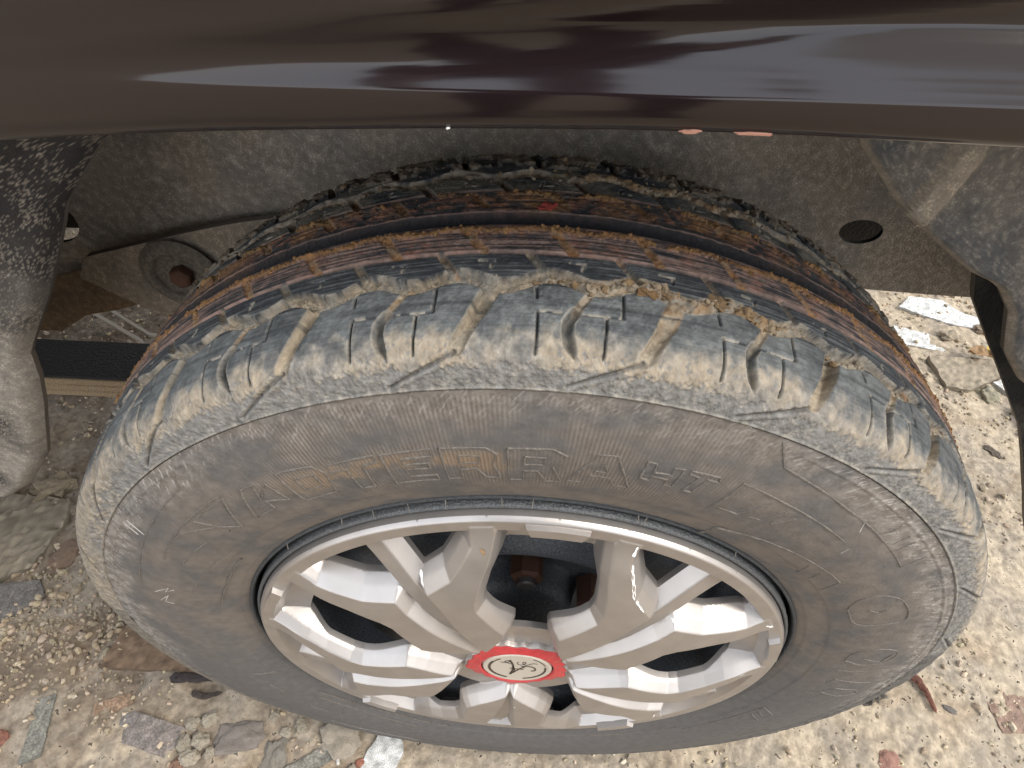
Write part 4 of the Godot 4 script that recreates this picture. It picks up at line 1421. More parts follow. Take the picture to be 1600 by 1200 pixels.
	for p in blk:
		lo.append(Vector3(p.x, p.y, -0.004))
		var c := Vector2(0.1882, p.y)
		hi.append(Vector3(lerpf(p.x, 0.1850, 0.22), p.y * 0.88, 0.0042))
	for i in 6:
		var j := (i + 1) % 6
		quad(top, lo[i], lo[j], hi[j], hi[i])
	top.append_array([hi[0], hi[1], hi[2], hi[0], hi[2], hi[5], hi[5], hi[2], hi[3], hi[5], hi[3], hi[4]])
	var mesh_blk := tri_mesh(top, 20.0)
	for k in 5:
		put("rim_block", mesh_blk, M.silver, root).rotation.z = (12.0 + 72.0 * k) * D2R
	# worn edges: bare white plastic where the silver has flaked
	var rng := RandomNumberGenerator.new()
	rng.seed = 12
	var runs := [[48, 1, 0.1722, 0.0668, 0.1650, 0.0625, 0.0016], [48, 1, 0.1600, 0.0572, 0.1420, 0.0350, 0.0013], [48, 1, 0.1416, 0.0330, 0.1376, 0.0210, 0.0008], [48, -1, 0.1385, 0.0180, 0.1372, 0.0080, 0.0006], [48, -1, 0.1700, 0.0755, 0.1685, 0.0700, 0.0016], [336, 1, 0.1560, 0.0690, 0.1530, 0.0665, 0.0010], [336, -1, 0.1560, 0.0500, 0.1500, 0.0440, 0.0012]]
	for c in runs:
		var poly := PackedVector2Array()
		var a := Vector2(c[2], c[3])
		var b := Vector2(c[4], c[5])
		var nseg := 9
		var side := (b - a).normalized().orthogonal()
		var up: Array[Vector2] = []
		var dnp: Array[Vector2] = []
		for k in nseg + 1:
			var m := a.lerp(b, float(k) / nseg)
			var w: float = c[6] * (0.15 if k == 0 or k == nseg else rng.randf_range(0.35, 1.0))
			up.append(m + side * w)
			dnp.append(m - side * w * rng.randf_range(0.4, 1.0))
		var t := PackedVector3Array()
		for k in nseg:
			var q: Array[Vector3] = []
			for p in [up[k], dnp[k], dnp[k + 1], up[k + 1]]:
				q.append(Vector3(p.x, p.y * c[1], cover_z(p.x, p.y) + 0.00025))
			if (q[1] - q[0]).cross(q[2] - q[0]).z > 0.0:
				quad(t, q[0], q[1], q[2], q[3])
			else:
				quad(t, q[3], q[2], q[1], q[0])
		put("flaked_edge", tri_mesh(t, 60.0), M.chip, root).rotation.z = c[0] * D2R
	for c in [[120, -1, 0.1405, 0.0105, 0.0028, 0], [120, -1, 0.1555, 0.0640, 0.0030, 1], [264, 1, 0.0640, 0.0060, 0.0012, 0]]:
		var t := PackedVector3Array()
		var q: Array[Vector3] = []
		for k in 12:
			var a := TAU * k / 12.0
			var rr: float = c[4] * rng.randf_range(0.45, 1.0)
			var p := Vector2(c[2] + cos(a) * rr, c[3] + sin(a) * rr * 0.6)
			q.append(Vector3(p.x, p.y * c[1], cover_z(p.x, p.y) + 0.0003))
		var ctr := Vector3(c[2], c[3] * c[1], cover_z(c[2], c[3]) + 0.0003)
		for k in 12:
			if c[1] > 0:
				t.append_array([ctr, q[k], q[(k + 1) % 12]])
			else:
				t.append_array([ctr, q[(k + 1) % 12], q[k]])
		put("rust_smear" if c[5] == 1 else "flaked_spot", tri_mesh(t, 60.0), M.rust_smear if c[5] == 1 else M.chip, root).rotation.z = c[0] * D2R

func turned(l: PackedVector3Array, f: int, k: int) -> PackedVector3Array:
	var a := (48.0 + 72.0 * (k / 2)) * D2R
	var cs := cos(a)
	var sn := sin(a)
	var o := PackedVector3Array()
	for e in ([0, 1, 2] if k % 2 == 0 else [0, 2, 1]):
		var p := l[f + e]
		var y := p.y if k % 2 == 0 else -p.y
		o.append(Vector3(p.x * cs - y * sn, p.x * sn + y * cs, p.z))
	return o

func make_cap() -> void:
	var cover := truck.get_node("wheel_cover")
	# red five-cornered cap with scalloped sides, dished towards the badge
	var n := 180
	var P := PackedVector3Array()
	var lv := [[0.0, -0.006], [0.0, 0.0055], [0.0007, 0.0066], [0.0022, 0.0070], [0.0045, 0.0072]]
	for u in n + 1:
		var a := TAU * (u % n) / n
		var w := 0.5 + 0.5 * cos(5.0 * (a - 48.0 * D2R))
		var r := 0.0345 + 0.0042 * pow(w, 1.8) + 0.0009 * cos(20.0 * (a - 48.0 * D2R))
		for k in 5:
			P.append(Vector3(cos(a) * (r - lv[k][0]), sin(a) * (r - lv[k][0]), lv[k][1]))
		P.append(Vector3(cos(a) * 0.0280, sin(a) * 0.0280, 0.0086))
		P.append(Vector3(cos(a) * 0.0268, sin(a) * 0.0268, 0.0084))
		P.append(Vector3(cos(a) * 0.0263, sin(a) * 0.0263, 0.0068))
	var cap_root := put("centre_cap", grid_mesh(P, PackedColorArray(), n + 1, 8, -1.0), M.red, cover, Vector3(0, 0, 0.003))
	cap_root.scale = Vector3(1.03, 1.03, 1.0)
	# silver line round the cap
	P = PackedVector3Array()
	for u in n + 1:
		var a := TAU * (u % n) / n
		var w := 0.5 + 0.5 * cos(5.0 * (a - 48.0 * D2R))
		var r := 0.0345 + 0.0042 * pow(w, 1.8) + 0.0009 * cos(20.0 * (a - 48.0 * D2R))
		P.append(Vector3(cos(a) * (r + 0.0012), sin(a) * (r + 0.0012), 0.002))
		P.append(Vector3(cos(a) * (r + 0.0010), sin(a) * (r + 0.0010), 0.0060))
		P.append(Vector3(cos(a) * (r + 0.0001), sin(a) * (r + 0.0001), 0.0063))
		P.append(Vector3(cos(a) * (r - 0.0003), sin(a) * (r - 0.0003), 0.005))
	put("cap_edge", grid_mesh(P, PackedColorArray(), n + 1, 4, -1.0), M.silver, cover, Vector3(0, 0, 0.003)).scale = Vector3(1.03, 1.03, 1.0)
	var disc := PackedVector2Array([Vector2(0.0229, 0.0055), Vector2(0.0225, 0.0078), Vector2(0.0214, 0.0086), Vector2(0.0204, 0.0084), Vector2(0.0196, 0.0080), Vector2(0.0, 0.0080)])
	put("badge_disc", lathe(disc, 72, -1.0), M.emblem, cover, Vector3(0, 0, 0.003)).scale = Vector3(1.155, 1.155, 1.0)
	# badge drawing: broken ring and a sketched letter A with flourishes, thin raised strokes
	var strokes := []
	for arc in [[150.0, 250.0, 0.0182, 0.0016], [285.0, 372.0, 0.0184, 0.0013], [128.0, 150.0, 0.0180, 0.0007], [20.0, 60.0, 0.0190, 0.0005]]:
		var l := []
		for k in 25:
			var a: float = lerpf(arc[0], arc[1], k / 24.0) * D2R
			l.append(Vector2(cos(a), sin(a)) * arc[2])
		strokes.append([l, arc[3]])
	strokes.append([[Vector2(-5.0, 12.5), Vector2(-3.4, 7.5), Vector2(-2.4, 3.0), Vector2(-2.6, -4.0), Vector2(-4.0, -11.0)], 1.3])
	strokes.append([[Vector2(-3.8, -10.5), Vector2(-0.6, -5.0), Vector2(1.6, -0.5), Vector2(4.5, 2.4)], 1.0])
	strokes.append([[Vector2(-4.6, -0.6), Vector2(-1.0, -1.2), Vector2(4.2, -1.5)], 0.6])
	strokes.append([[Vector2(2.6, 3.0), Vector2(6.0, 4.6), Vector2(9.6, 3.6), Vector2(11.6, 0.4), Vector2(11.0, -2.6), Vector2(8.8, -3.4)], 1.0])
	strokes.append([[Vector2(-10.5, 8.5), Vector2(-7.0, 8.0), Vector2(-4.6, 10.6), Vector2(-6.4, 11.8), Vector2(-8.6, 9.6), Vector2(-4.4, 6.4)], 0.45])
	strokes.append([[Vector2(0.4, 10.6), Vector2(-0.6, 7.4), Vector2(2.0, 5.2), Vector2(4.4, 7.6), Vector2(5.4, 10.4), Vector2(2.8, 11.0), Vector2(3.4, 7.0), Vector2(5.6, 5.4), Vector2(9.0, 9.4), Vector2(12.0, 9.0)], 0.4])
	strokes.append([[Vector2(-3.0, 3.2), Vector2(-1.2, -2.6), Vector2(-2.4, -7.5)], 0.8])
	for s in strokes:
		var l: Array = s[0]
		var wd: float = s[1]
		var t := PackedVector3Array()
		var sc := 0.00105 if wd > 0.1 else 1.0
		wd = wd * 0.001 if wd > 0.1 else wd
		var q := PackedVector2Array()
		for p in l:
			q.append(p * sc)
		if l.size() < 20:
			q = chaikin(q, 2)
		for i in q.size() - 1:
			var d0 := (q[mini(i + 1, q.size() - 1)] - q[maxi(i - 1, 0)]).normalized().orthogonal() * wd * 0.5
			var d1 := (q[mini(i + 2, q.size() - 1)] - q[i]).normalized().orthogonal() * wd * 0.5
			var z := 0.0083
			var a := Vector3(q[i].x - d0.x, q[i].y - d0.y, z)
			var b := Vector3(q[i].x + d0.x, q[i].y + d0.y, z)
			var c := Vector3(q[i + 1].x + d1.x, q[i + 1].y + d1.y, z)
			var e := Vector3(q[i + 1].x - d1.x, q[i + 1].y - d1.y, z)
			if (b - a).cross(c - a).z > 0.0:
				quad(t, a, b, c, e)
			else:
				quad(t, e, c, b, a)
			var dn := Vector3(0, 0, -0.0006)
			quad(t, a, a + dn, e + dn, e)
			quad(t, b, c, c + dn, b + dn)
		var ink := put("badge_stroke", tri_mesh(t, 30.0), M.emblem_ink, cover, Vector3(0, 0, 0.003))
		ink.rotation.z = -2.0 * D2R
		ink.scale = Vector3(1.155, 1.155, 1.0)


# ------------------------------------------------------------------ things lying on the ground

func stone(n: String, label: String, cat: String, x: float, z: float, size: Vector3, turn: float, col: Color, seed_: int, rough := 0.3, block := 1.0, m: Material = null, sink := 0.5, group := "") -> MeshInstance3D:
	col = col.lerp(Color(0.36, 0.295, 0.215), 0.0 if col.v > 0.6 else 0.3)
	var o := put(n, rock_mesh(seed_, 3, size * 0.5, rough, col, 0.09, 40.0, block), m if m else M.stone, self, Vector3(x, ground_h(x, z) + size.y * (0.5 - sink), z))
	o.rotation.y = turn
	tag(o, label, cat, group)
	return o

# A broken flat piece: outline in metres round its middle, slightly ragged edge.
func shard(n: String, label: String, cat: String, x: float, z: float, pts: Array, thick: float, turn: float, col: Color, seed_: int, m: Material, tilt := Vector2.ZERO, bend := 0.0, lift := 0.0) -> MeshInstance3D:
	var poly := PackedVector2Array()
	var k := pts.size() / 2
	for i in k:
		var a := Vector2(pts[2 * i], pts[2 * i + 1])
		var b := Vector2(pts[(2 * i + 2) % pts.size()], pts[(2 * i + 3) % pts.size()])
		var ns := maxi(2, int(a.distance_to(b) / 0.005))
		for e in ns:
			var p := a.lerp(b, float(e) / ns)
			poly.append(p + Vector2(nf.get_noise_2d(p.x * 130.0 + seed_, p.y * 130.0), nf.get_noise_2d(p.x * 130.0, p.y * 130.0 - seed_)) * (0.0012 if e > 0 else 0.0004))
	if not Geometry2D.is_polygon_clockwise(poly):
		pass
	else:
		poly.reverse()
	# top as a fine clipped grid so that it can be uneven
	var lo := poly[0]
	var hi := poly[0]
	for p in poly:
		lo = lo.min(p)
		hi = hi.max(p)
	col = col.lerp(Color(0.36, 0.295, 0.215), 0.0 if col.v > 0.6 else 0.35)
	var t := PackedVector3Array()
	var cs := PackedColorArray()
	var cell := maxf(0.003, (hi - lo).length() / 40.0)
	var xx := lo.x
	while xx < hi.x:
		var yy := lo.y
		while yy < hi.y:
			var sq := PackedVector2Array([Vector2(xx, yy), Vector2(xx + cell, yy), Vector2(xx + cell, yy + cell), Vector2(xx, yy + cell)])
			for part in Geometry2D.intersect_polygons(sq, poly):
				var ix := Geometry2D.triangulate_polygon(part)
				for f in range(0, ix.size(), 3):
					var tri := [part[ix[f]], part[ix[f + 1]], part[ix[f + 2]]]
					if (tri[1] - tri[0]).cross(tri[2] - tri[0]) > 0.0:
						tri = [tri[0], tri[2], tri[1]]
					for p in tri:
						t.append(shard_top(p, thick, bend, seed_))
						var v := 1.0 + 0.5 * nf.get_noise_2d(p.x * 60.0 + seed_ * 9.0, p.y * 60.0) + 0.25 * nf.get_noise_2d(p.x * 300.0, p.y * 300.0 + seed_)
						cs.append(Color(col.r * v, col.g * v, col.b * v))
			yy += cell
		xx += cell
	for i in poly.size():
		var p := poly[i]
		var q := poly[(i + 1) % poly.size()]
		var a := shard_top(p, thick, bend, seed_)
		var b := shard_top(q, thick, bend, seed_)
		var dn := Vector3(0, -thick - 0.003, 0)
		quad(t, a, a + dn, b + dn, b)
		for e in 6:
			cs.append(col * 0.8)
	var o := put(n, tri_mesh(t, 40.0, cs), m, self, Vector3(x, ground_h(x, z) + lift - thick * 0.45, z))
	o.rotation = Vector3(tilt.x, turn, tilt.y)
	tag(o, label, cat)
	return o

func shard_top(p: Vector2, thick: float, bend: float, seed_: int) -> Vector3:
	return Vector3(p.x, thick + nf.get_noise_2d(p.x * 45.0 + seed_, p.y * 45.0) * thick * 0.22 + bend * p.x * p.x, p.y)

# A crooked stick: thin tube along points with varying radius.
func stick(n: String, label: String, cat: String, pts: PackedVector3Array, rad: float, taper: float, col: Color, seed_: int) -> MeshInstance3D:
	var t := PackedVector3Array()
	var cs := PackedColorArray()
	var rings: Array[PackedVector3Array] = []
	var ns := pts.size() * 5
	var base := pts[0]
	for i in ns + 1:
		var f := float(i) / ns * (pts.size() - 1)
		var k := mini(int(f), pts.size() - 2)
		var p := pts[k].lerp(pts[k + 1], f - k)
		var dir := (pts[k + 1] - pts[k]).normalized()
		var s1 := dir.cross(Vector3.UP).normalized()
		var s2 := s1.cross(dir)
		var ring := PackedVector3Array()
		for e in 12:
			var a := TAU * e / 12.0
			var r := rad * lerpf(1.0, taper, float(i) / ns) * (1.0 + 0.5 * nf.get_noise_3d(p.x * 90.0 + seed_, a * 1.2, p.z * 90.0)) * (0.2 if i == 0 or i == ns else 1.0)
			ring.append(p - base + (s1 * cos(a) + s2 * sin(a) * 0.75) * r)
		rings.append(ring)
	for i in ns:
		for e in 12:
			var g := (e + 1) % 12
			quad(t, rings[i][e], rings[i][g], rings[i + 1][g], rings[i + 1][e])
			var v := 1.0 + 0.8 * nf.get_noise_3d(rings[i][e].x * 120.0, rings[i][e].y * 300.0 + seed_, rings[i][e].z * 120.0)
			for w in 6:
				cs.append(Color(col.r * v, col.g * v, col.b * v))
	var o := put(n, tri_mesh(t, 50.0, cs), M.bark, self, base)
	tag(o, label, cat)
	return o

func gp(x: float, z: float, up := 0.0) -> Vector3:
	return Vector3(x, ground_h(x, z) + up, z)

func make_debris() -> void:
	# in front of the tyre, left to right
	shard("tile_fragment", "white glazed tile fragment with rounded corner below the front of the tyre", "tile", -0.148, 0.012, [-0.016, -0.034, -0.005, -0.036, 0.012, -0.03, 0.018, -0.02, 0.014, 0.04, -0.014, 0.044, -0.02, 0.0], 0.006, -0.35, Color(0.82, 0.81, 0.77), 1, M.glazed)
	shard("slate_strip", "narrow grey green slate strip beside the white tile fragment", "slate", -0.225, 0.016, [-0.034, -0.009, 0.030, -0.011, 0.033, 0.007, -0.030, 0.010], 0.006, 0.55, Color(0.19, 0.20, 0.19), 2, M.plain)
	stone("mortar_lump", "grey lump of old mortar left of the slate strip", "mortar", -0.268, 0.014, Vector3(0.028, 0.02, 0.05), 0.1, Color(0.27, 0.25, 0.225), 3, 0.3, 0.6)
	stick("plaster_sliver", "short white sliver of plaster at the end of the slate strip", "plaster sliver", PackedVector3Array([gp(-0.203, -0.004, 0.003), gp(-0.197, 0.006, 0.003), gp(-0.194, 0.016, 0.003)]), 0.0024, 0.7, Color(0.72, 0.69, 0.64), 4)
	stone("concrete_chunk", "grey speckled concrete chunk left of the mortar lump", "concrete chunk", -0.313, -0.006, Vector3(0.058, 0.02, 0.034), 0.18, Color(0.24, 0.21, 0.20), 5, 0.22, 0.45)
	shard("pottery_shard", "curved purple grey pottery shard on the bare dirt", "pottery shard", -0.416, -0.002, [-0.040, -0.016, -0.03, -0.021, 0.042, -0.014, 0.038, 0.006, 0.028, 0.018, -0.045, 0.010], 0.006, -0.12, Color(0.20, 0.175, 0.18), 6, M.plain, Vector2(0.1, 0.0), -6.0, 0.003)
	shard("slate_strip", "weathered grey green slate strip farthest left on the dirt", "slate", -0.548, -0.002, [-0.010, -0.034, 0.010, -0.036, 0.015, 0.030, -0.006, 0.036], 0.004, 0.18, Color(0.20, 0.215, 0.20), 7, M.plain)
	stone("rubble_stone", "pale beige rubble stone half hidden under the front of the tyre", "stone", -0.197, -0.012, Vector3(0.05, 0.026, 0.045), 0.4, Color(0.46, 0.40, 0.32), 8, 0.25, 0.7)
	var pebbles := [[-0.370, -0.016, 0.016], [-0.352, -0.022, 0.019], [-0.372, 0.004, 0.02], [-0.355, 0.001, 0.021], [-0.362, 0.018, 0.022], [-0.341, 0.012, 0.014], [-0.245, -0.022, 0.017], [-0.262, -0.014, 0.013], [-0.279, -0.03, 0.012], [-0.178, 0.02, 0.012]]
	var where := ["beside the pottery shard, farthest from the camera", "beside the pottery shard, nearest the tyre", "touching the right end of the pottery shard", "between the pottery shard and the concrete chunk", "in front of the pottery shard", "just left of the concrete chunk", "between the slate strip and the tyre", "behind the grey mortar lump", "behind the speckled concrete chunk", "left of the white tile fragment"]
	for i in pebbles.size():
		var p: Array = pebbles[i]
		stone("pebble", "rounded pale pebble " + where[i], "pebble", p[0], p[1], Vector3(p[2], p[2] * 0.7, p[2] * 0.85), i * 0.9, Color(0.44, 0.385, 0.30) * (1.0 + 0.1 * sin(i * 2.0)), 20 + i, 0.25, 0.9, null, 0.3, "pale pebbles near the pottery shard")
	stone("brick_chip", "tiny red brick chip between slate strip and white tile", "brick chip", -0.171, 0.012, Vector3(0.011, 0.008, 0.009), 0.3, Color(0.5, 0.15, 0.09), 40, 0.2, 0.6)
	stone("brick_chip", "dark red brick chip in front of the pebbles", "brick chip", -0.372, 0.024, Vector3(0.018, 0.012, 0.016), 0.3, Color(0.26, 0.11, 0.07), 41, 0.25, 0.6)
	shard("roof_tile_shard", "flat orange brown roof tile shard embedded in the dirt", "roof tile shard", -0.476, -0.032, [-0.022, -0.006, 0.018, -0.012, 0.024, 0.0, -0.004, 0.012, -0.02, 0.008], 0.003, 0.2, Color(0.34, 0.19, 0.11), 9, M.plain)
	stone("brick_chip", "small bluish grey chip beside the pottery shard's left end", "stone chip", -0.448, -0.018, Vector3(0.02, 0.008, 0.014), 0.2, Color(0.22, 0.21, 0.22), 42, 0.25, 0.6)
	shard("wood_block", "rusty brown block of wood sunk into the dirt left of the tyre", "wood block", -0.452, -0.093, [-0.052, -0.028, 0.07, -0.034, 0.085, 0.016, -0.058, 0.022], 0.010, -0.04, Color(0.24, 0.13, 0.068), 10, M.bark)
	stick("charred_stick", "short charred stick lying in front of the brown wood block", "stick", PackedVector3Array([gp(-0.418, -0.065, 0.004), gp(-0.39, -0.066, 0.005), gp(-0.362, -0.068, 0.004), gp(-0.345, -0.074, 0.003)]), 0.006, 0.5, Color(0.055, 0.042, 0.04), 11)
	stick("charred_stick", "thin charred twig nearest the tyre front on the left", "twig", PackedVector3Array([gp(-0.385, -0.050, 0.003), gp(-0.368, -0.045, 0.003), gp(-0.35, -0.052, 0.002)]), 0.004, 0.5, Color(0.08, 0.06, 0.05), 12)
	stick("root_piece", "reddish brown root piece at the lower left corner", "root", PackedVector3Array([gp(-0.575, 0.004, 0.006), gp(-0.588, 0.02, 0.006), gp(-0.602, 0.032, 0.004)]), 0.008, 0.8, Color(0.30, 0.13, 0.09), 13)
	shard("pavement_slab", "broken pale concrete slab with dark edge at the left", "concrete slab", -0.735, -0.235, [-0.13, -0.09, -0.02, -0.075, 0.075, -0.06, 0.085, -0.02, 0.068, 0.045, 0.02, 0.07, -0.14, 0.075], 0.022, 0.1, Color(0.42, 0.355, 0.26), 14, M.stone)
	shard("dark_slate", "dark blue grey slate piece leaning in front of the concrete slab", "slate", -0.665, -0.142, [-0.09, -0.03, 0.03, -0.032, 0.045, -0.008, 0.0, 0.022, -0.09, 0.04], 0.010, 0.15, Color(0.10, 0.105, 0.12), 15, M.plain, Vector2(0.12, 0.0))
	stone("rubble_stone", "angular beige stone behind the splash guard's lower end", "stone", -0.700, -0.322, Vector3(0.055, 0.032, 0.04), 0.5, Color(0.38, 0.30, 0.19), 16, 0.4, 0.7)
	stone("rubble_stone", "small pale stone close to the tyre's left side", "stone", -0.620, -0.275, Vector3(0.026, 0.016, 0.02), 0.5, Color(0.42, 0.36, 0.27), 17, 0.3, 0.8)
	stone("clay_lump", "reddish clay lump between the concrete slab and the tyre", "clay lump", -0.628, -0.215, Vector3(0.034, 0.014, 0.045), -0.4, Color(0.27, 0.16, 0.11), 18, 0.25, 0.8)
	# pale cutlery handle beyond the leaf spring
	var hnd := PackedVector3Array()
	var rim: Array[Vector2] = [Vector2(-0.105, -0.012), Vector2(-0.1, 0.010), Vector2(0.05, 0.009), Vector2(0.072, 0.019), Vector2(0.12, 0.018), Vector2(0.12, -0.018), Vector2(0.072, -0.019), Vector2(0.05, -0.009)]
	for i in rim.size():
		var a := rim[i]
		var b := rim[(i + 1) % rim.size()]
		var d := (b - a).normalized()
		var s := d.orthogonal() * 0.0017
		var tf := Transform3D(Basis(Vector3(1, 0, 0), Vector3(0, 0, 1), Vector3(0, -1, 0)), Vector3.ZERO)
		hnd.append_array(prism(PackedVector2Array([a - s - d * 0.002, b - s + d * 0.002, b + s + d * 0.002, a + s - d * 0.002]) if true else PackedVector2Array(), 0.0 + 0.0002 * i, 0.006 + 0.0002 * i, 0.001, Transform3D(Basis(Vector3(1, 0, 0), Vector3(0, 0, 1), Vector3(0, 1, 0)), Vector3.ZERO)))
	var cut := put("plastic_handle", tri_mesh(hnd, 30.0), M.plastic, self, gp(-0.735, -0.655, 0.02))
	cut.rotation = Vector3(0.05, -0.52, 0.0)
	tag(cut, "pale plastic cutlery handle with raised rim lying beyond the leaf spring", "cutlery handle")
	stone("rubble_stone", "flat tan stone beyond the leaf spring near the plastic handle", "stone", -0.80, -0.60, Vector3(0.06, 0.02, 0.03), 0.1, Color(0.36, 0.29, 0.2), 19, 0.3, 0.8)
	# to the right of the tyre
	shard("paint_flake", "large white sheet of flaked plaster right of the tyre", "plaster sheet", 0.772, -0.80, [-0.06, -0.025, -0.03, -0.06, 0.03, -0.055, 0.055, -0.02, 0.09, -0.005, 0.07, 0.025, 0.03, 0.02, -0.02, -0.002], 0.005, -0.05, Color(0.80, 0.79, 0.76), 50, M.plain)
	shard("paint_flake", "smaller white plaster sheet split off in front of the large one", "plaster sheet", 0.735, -0.745, [-0.05, -0.03, 0.01, -0.012, 0.055, 0.012, 0.02, 0.035, -0.045, 0.022], 0.005, -0.05, Color(0.78, 0.77, 0.74), 51, M.plain)
	shard("plaster_board", "pale tan wedge of plaster board beside the yellow leaf", "plaster board", 0.775, -0.655, [-0.06, -0.035, 0.07, -0.02, 0.085, 0.004, -0.03, 0.05, -0.065, 0.04], 0.014, 0.1, Color(0.50, 0.42, 0.31), 52, M.stone)
	shard("paint_flake", "white plaster flake in front of the tan plaster board", "plaster flake", 0.835, -0.620, [-0.03, -0.014, 0.02, -0.022, 0.04, 0.0, 0.028, 0.016, -0.02, 0.016], 0.007, 0.2, Color(0.79, 0.78, 0.74), 53, M.plain, Vector2.ZERO, 0.0, 0.004)
	stone("mossy_stone", "rounded greenish pale stone touching the white plaster flake", "stone", 0.785, -0.600, Vector3(0.032, 0.024, 0.036), 0.2, Color(0.42, 0.39, 0.28), 54, 0.3, 0.8)
	stone("rubble_stone", "small beige stone in front of the large plaster sheet", "stone", 0.775, -0.748, Vector3(0.034, 0.02, 0.026), 0.2, Color(0.46, 0.38, 0.28), 55, 0.3, 0.8)
	stone("rubble_stone", "brown stone at the right end of the large plaster sheet", "stone", 0.845, -0.770, Vector3(0.026, 0.018, 0.022), 0.2, Color(0.33, 0.24, 0.16), 56, 0.3, 0.8)
	stone("rubble_stone", "pinkish white stone above the brown stick on the right", "stone", 0.822, -0.545, Vector3(0.045, 0.03, 0.05), 0.2, Color(0.50, 0.42, 0.35), 57, 0.35, 0.75)
	leaf("fallen_leaf", "yellow fallen leaf on the plaster board beside the mud flap", 0.828, -0.697, 0.030, 0.5, Color(0.72, 0.52, 0.06))
	leaf("fallen_leaf", "curled brown dry leaf left of the yellow leaf", 0.800, -0.685, 0.04, -0.3, Color(0.42, 0.25, 0.11))
	stick("dry_stick", "thick brown stick in front of the mud flap", "stick", PackedVector3Array([gp(0.845, -0.53, 0.008), gp(0.838, -0.48, 0.009), gp(0.842, -0.42, 0.008)]), 0.012, 0.8, Color(0.26, 0.17, 0.11), 58)
	stone("bark_bit", "small dark bark bit on the dirt right of the tyre", "bark", 0.740, -0.478, Vector3(0.014, 0.008, 0.026), 0.6, Color(0.09, 0.07, 0.06), 59, 0.3, 0.8, M.bark)
	stick("root_piece", "reddish brown root piece pointing away from the tyre's lower right", "root", PackedVector3Array([gp(0.470, -0.130, 0.005), gp(0.484, -0.112, 0.006), gp(0.490, -0.098, 0.005), gp(0.494, -0.076, 0.003)]), 0.006, 0.35, Color(0.21, 0.085, 0.055), 60)
	stone("charcoal_lump", "crumpled black charcoal lump at the tyre's lower right edge", "charcoal", 0.430, -0.094, Vector3(0.034, 0.022, 0.02), 0.7, Color(0.03, 0.03, 0.033), 61, 0.6, 0.8)
	shard("tile_fragment", "pinkish terracotta tile piece sunk into the dirt at far right", "tile", 0.590, -0.082, [-0.028, -0.012, 0.0, -0.028, 0.05, -0.018, 0.05, 0.02, -0.024, 0.022], 0.003, 0.0, Color(0.44, 0.27, 0.21), 62, M.stone)
	shard("tile_fragment", "dusty pink flat tile piece at the bottom right", "tile", 0.487, 0.012, [-0.04, 0.0, 0.0, -0.03, 0.03, -0.025, 0.055, 0.0, 0.06, 0.03, -0.05, 0.03], 0.003, 0.0, Color(0.47, 0.31, 0.25), 63, M.stone)
	stone("brick_chip", "rounded red brick chip left of the dusty pink tile", "brick chip", 0.425, -0.018, Vector3(0.026, 0.012, 0.036), 0.25, Color(0.50, 0.23, 0.18), 64, 0.2, 0.9, null, 0.45)
	stone("slate_chip", "tiny dark slate chip left of the far right tile", "slate chip", 0.513, -0.082, Vector3(0.018, 0.006, 0.008), -0.5, Color(0.16, 0.15, 0.15), 65, 0.2, 0.7)

func leaf(n: String, label: String, x: float, z: float, ln: float, turn: float, col: Color) -> void:
	var P := PackedVector3Array()
	var C := PackedColorArray()
	for u in 13:
		var f := u / 12.0
		var w := ln * 0.34 * pow(sin(PI * pow(f, 0.8)), 0.8) + 0.0002
		for k in 7:
			var g := (k - 3) / 3.0
			P.append(Vector3((f - 0.5) * ln, 0.35 * ln * g * g * 0.5 + 0.1 * ln * sin(f * 3.0) + nf.get_noise_2d(f * 4.0 + x * 9.0, g * 3.0) * ln * 0.06, g * w))
			var v := 1.0 + 0.7 * nf.get_noise_2d(f * 6.0 - x * 40.0, g * 4.0)
			C.append(Color(col.r * v, col.g * v, col.b * v))
	var o := put(n, grid_mesh(P, C, 13, 7, -1.0), M.leaf, self, gp(x, z, 0.016))
	o.rotation.y = turn
	tag(o, label, "leaf")


# ------------------------------------------------------------------ the photographer, seen only as a dark reflection in the paint

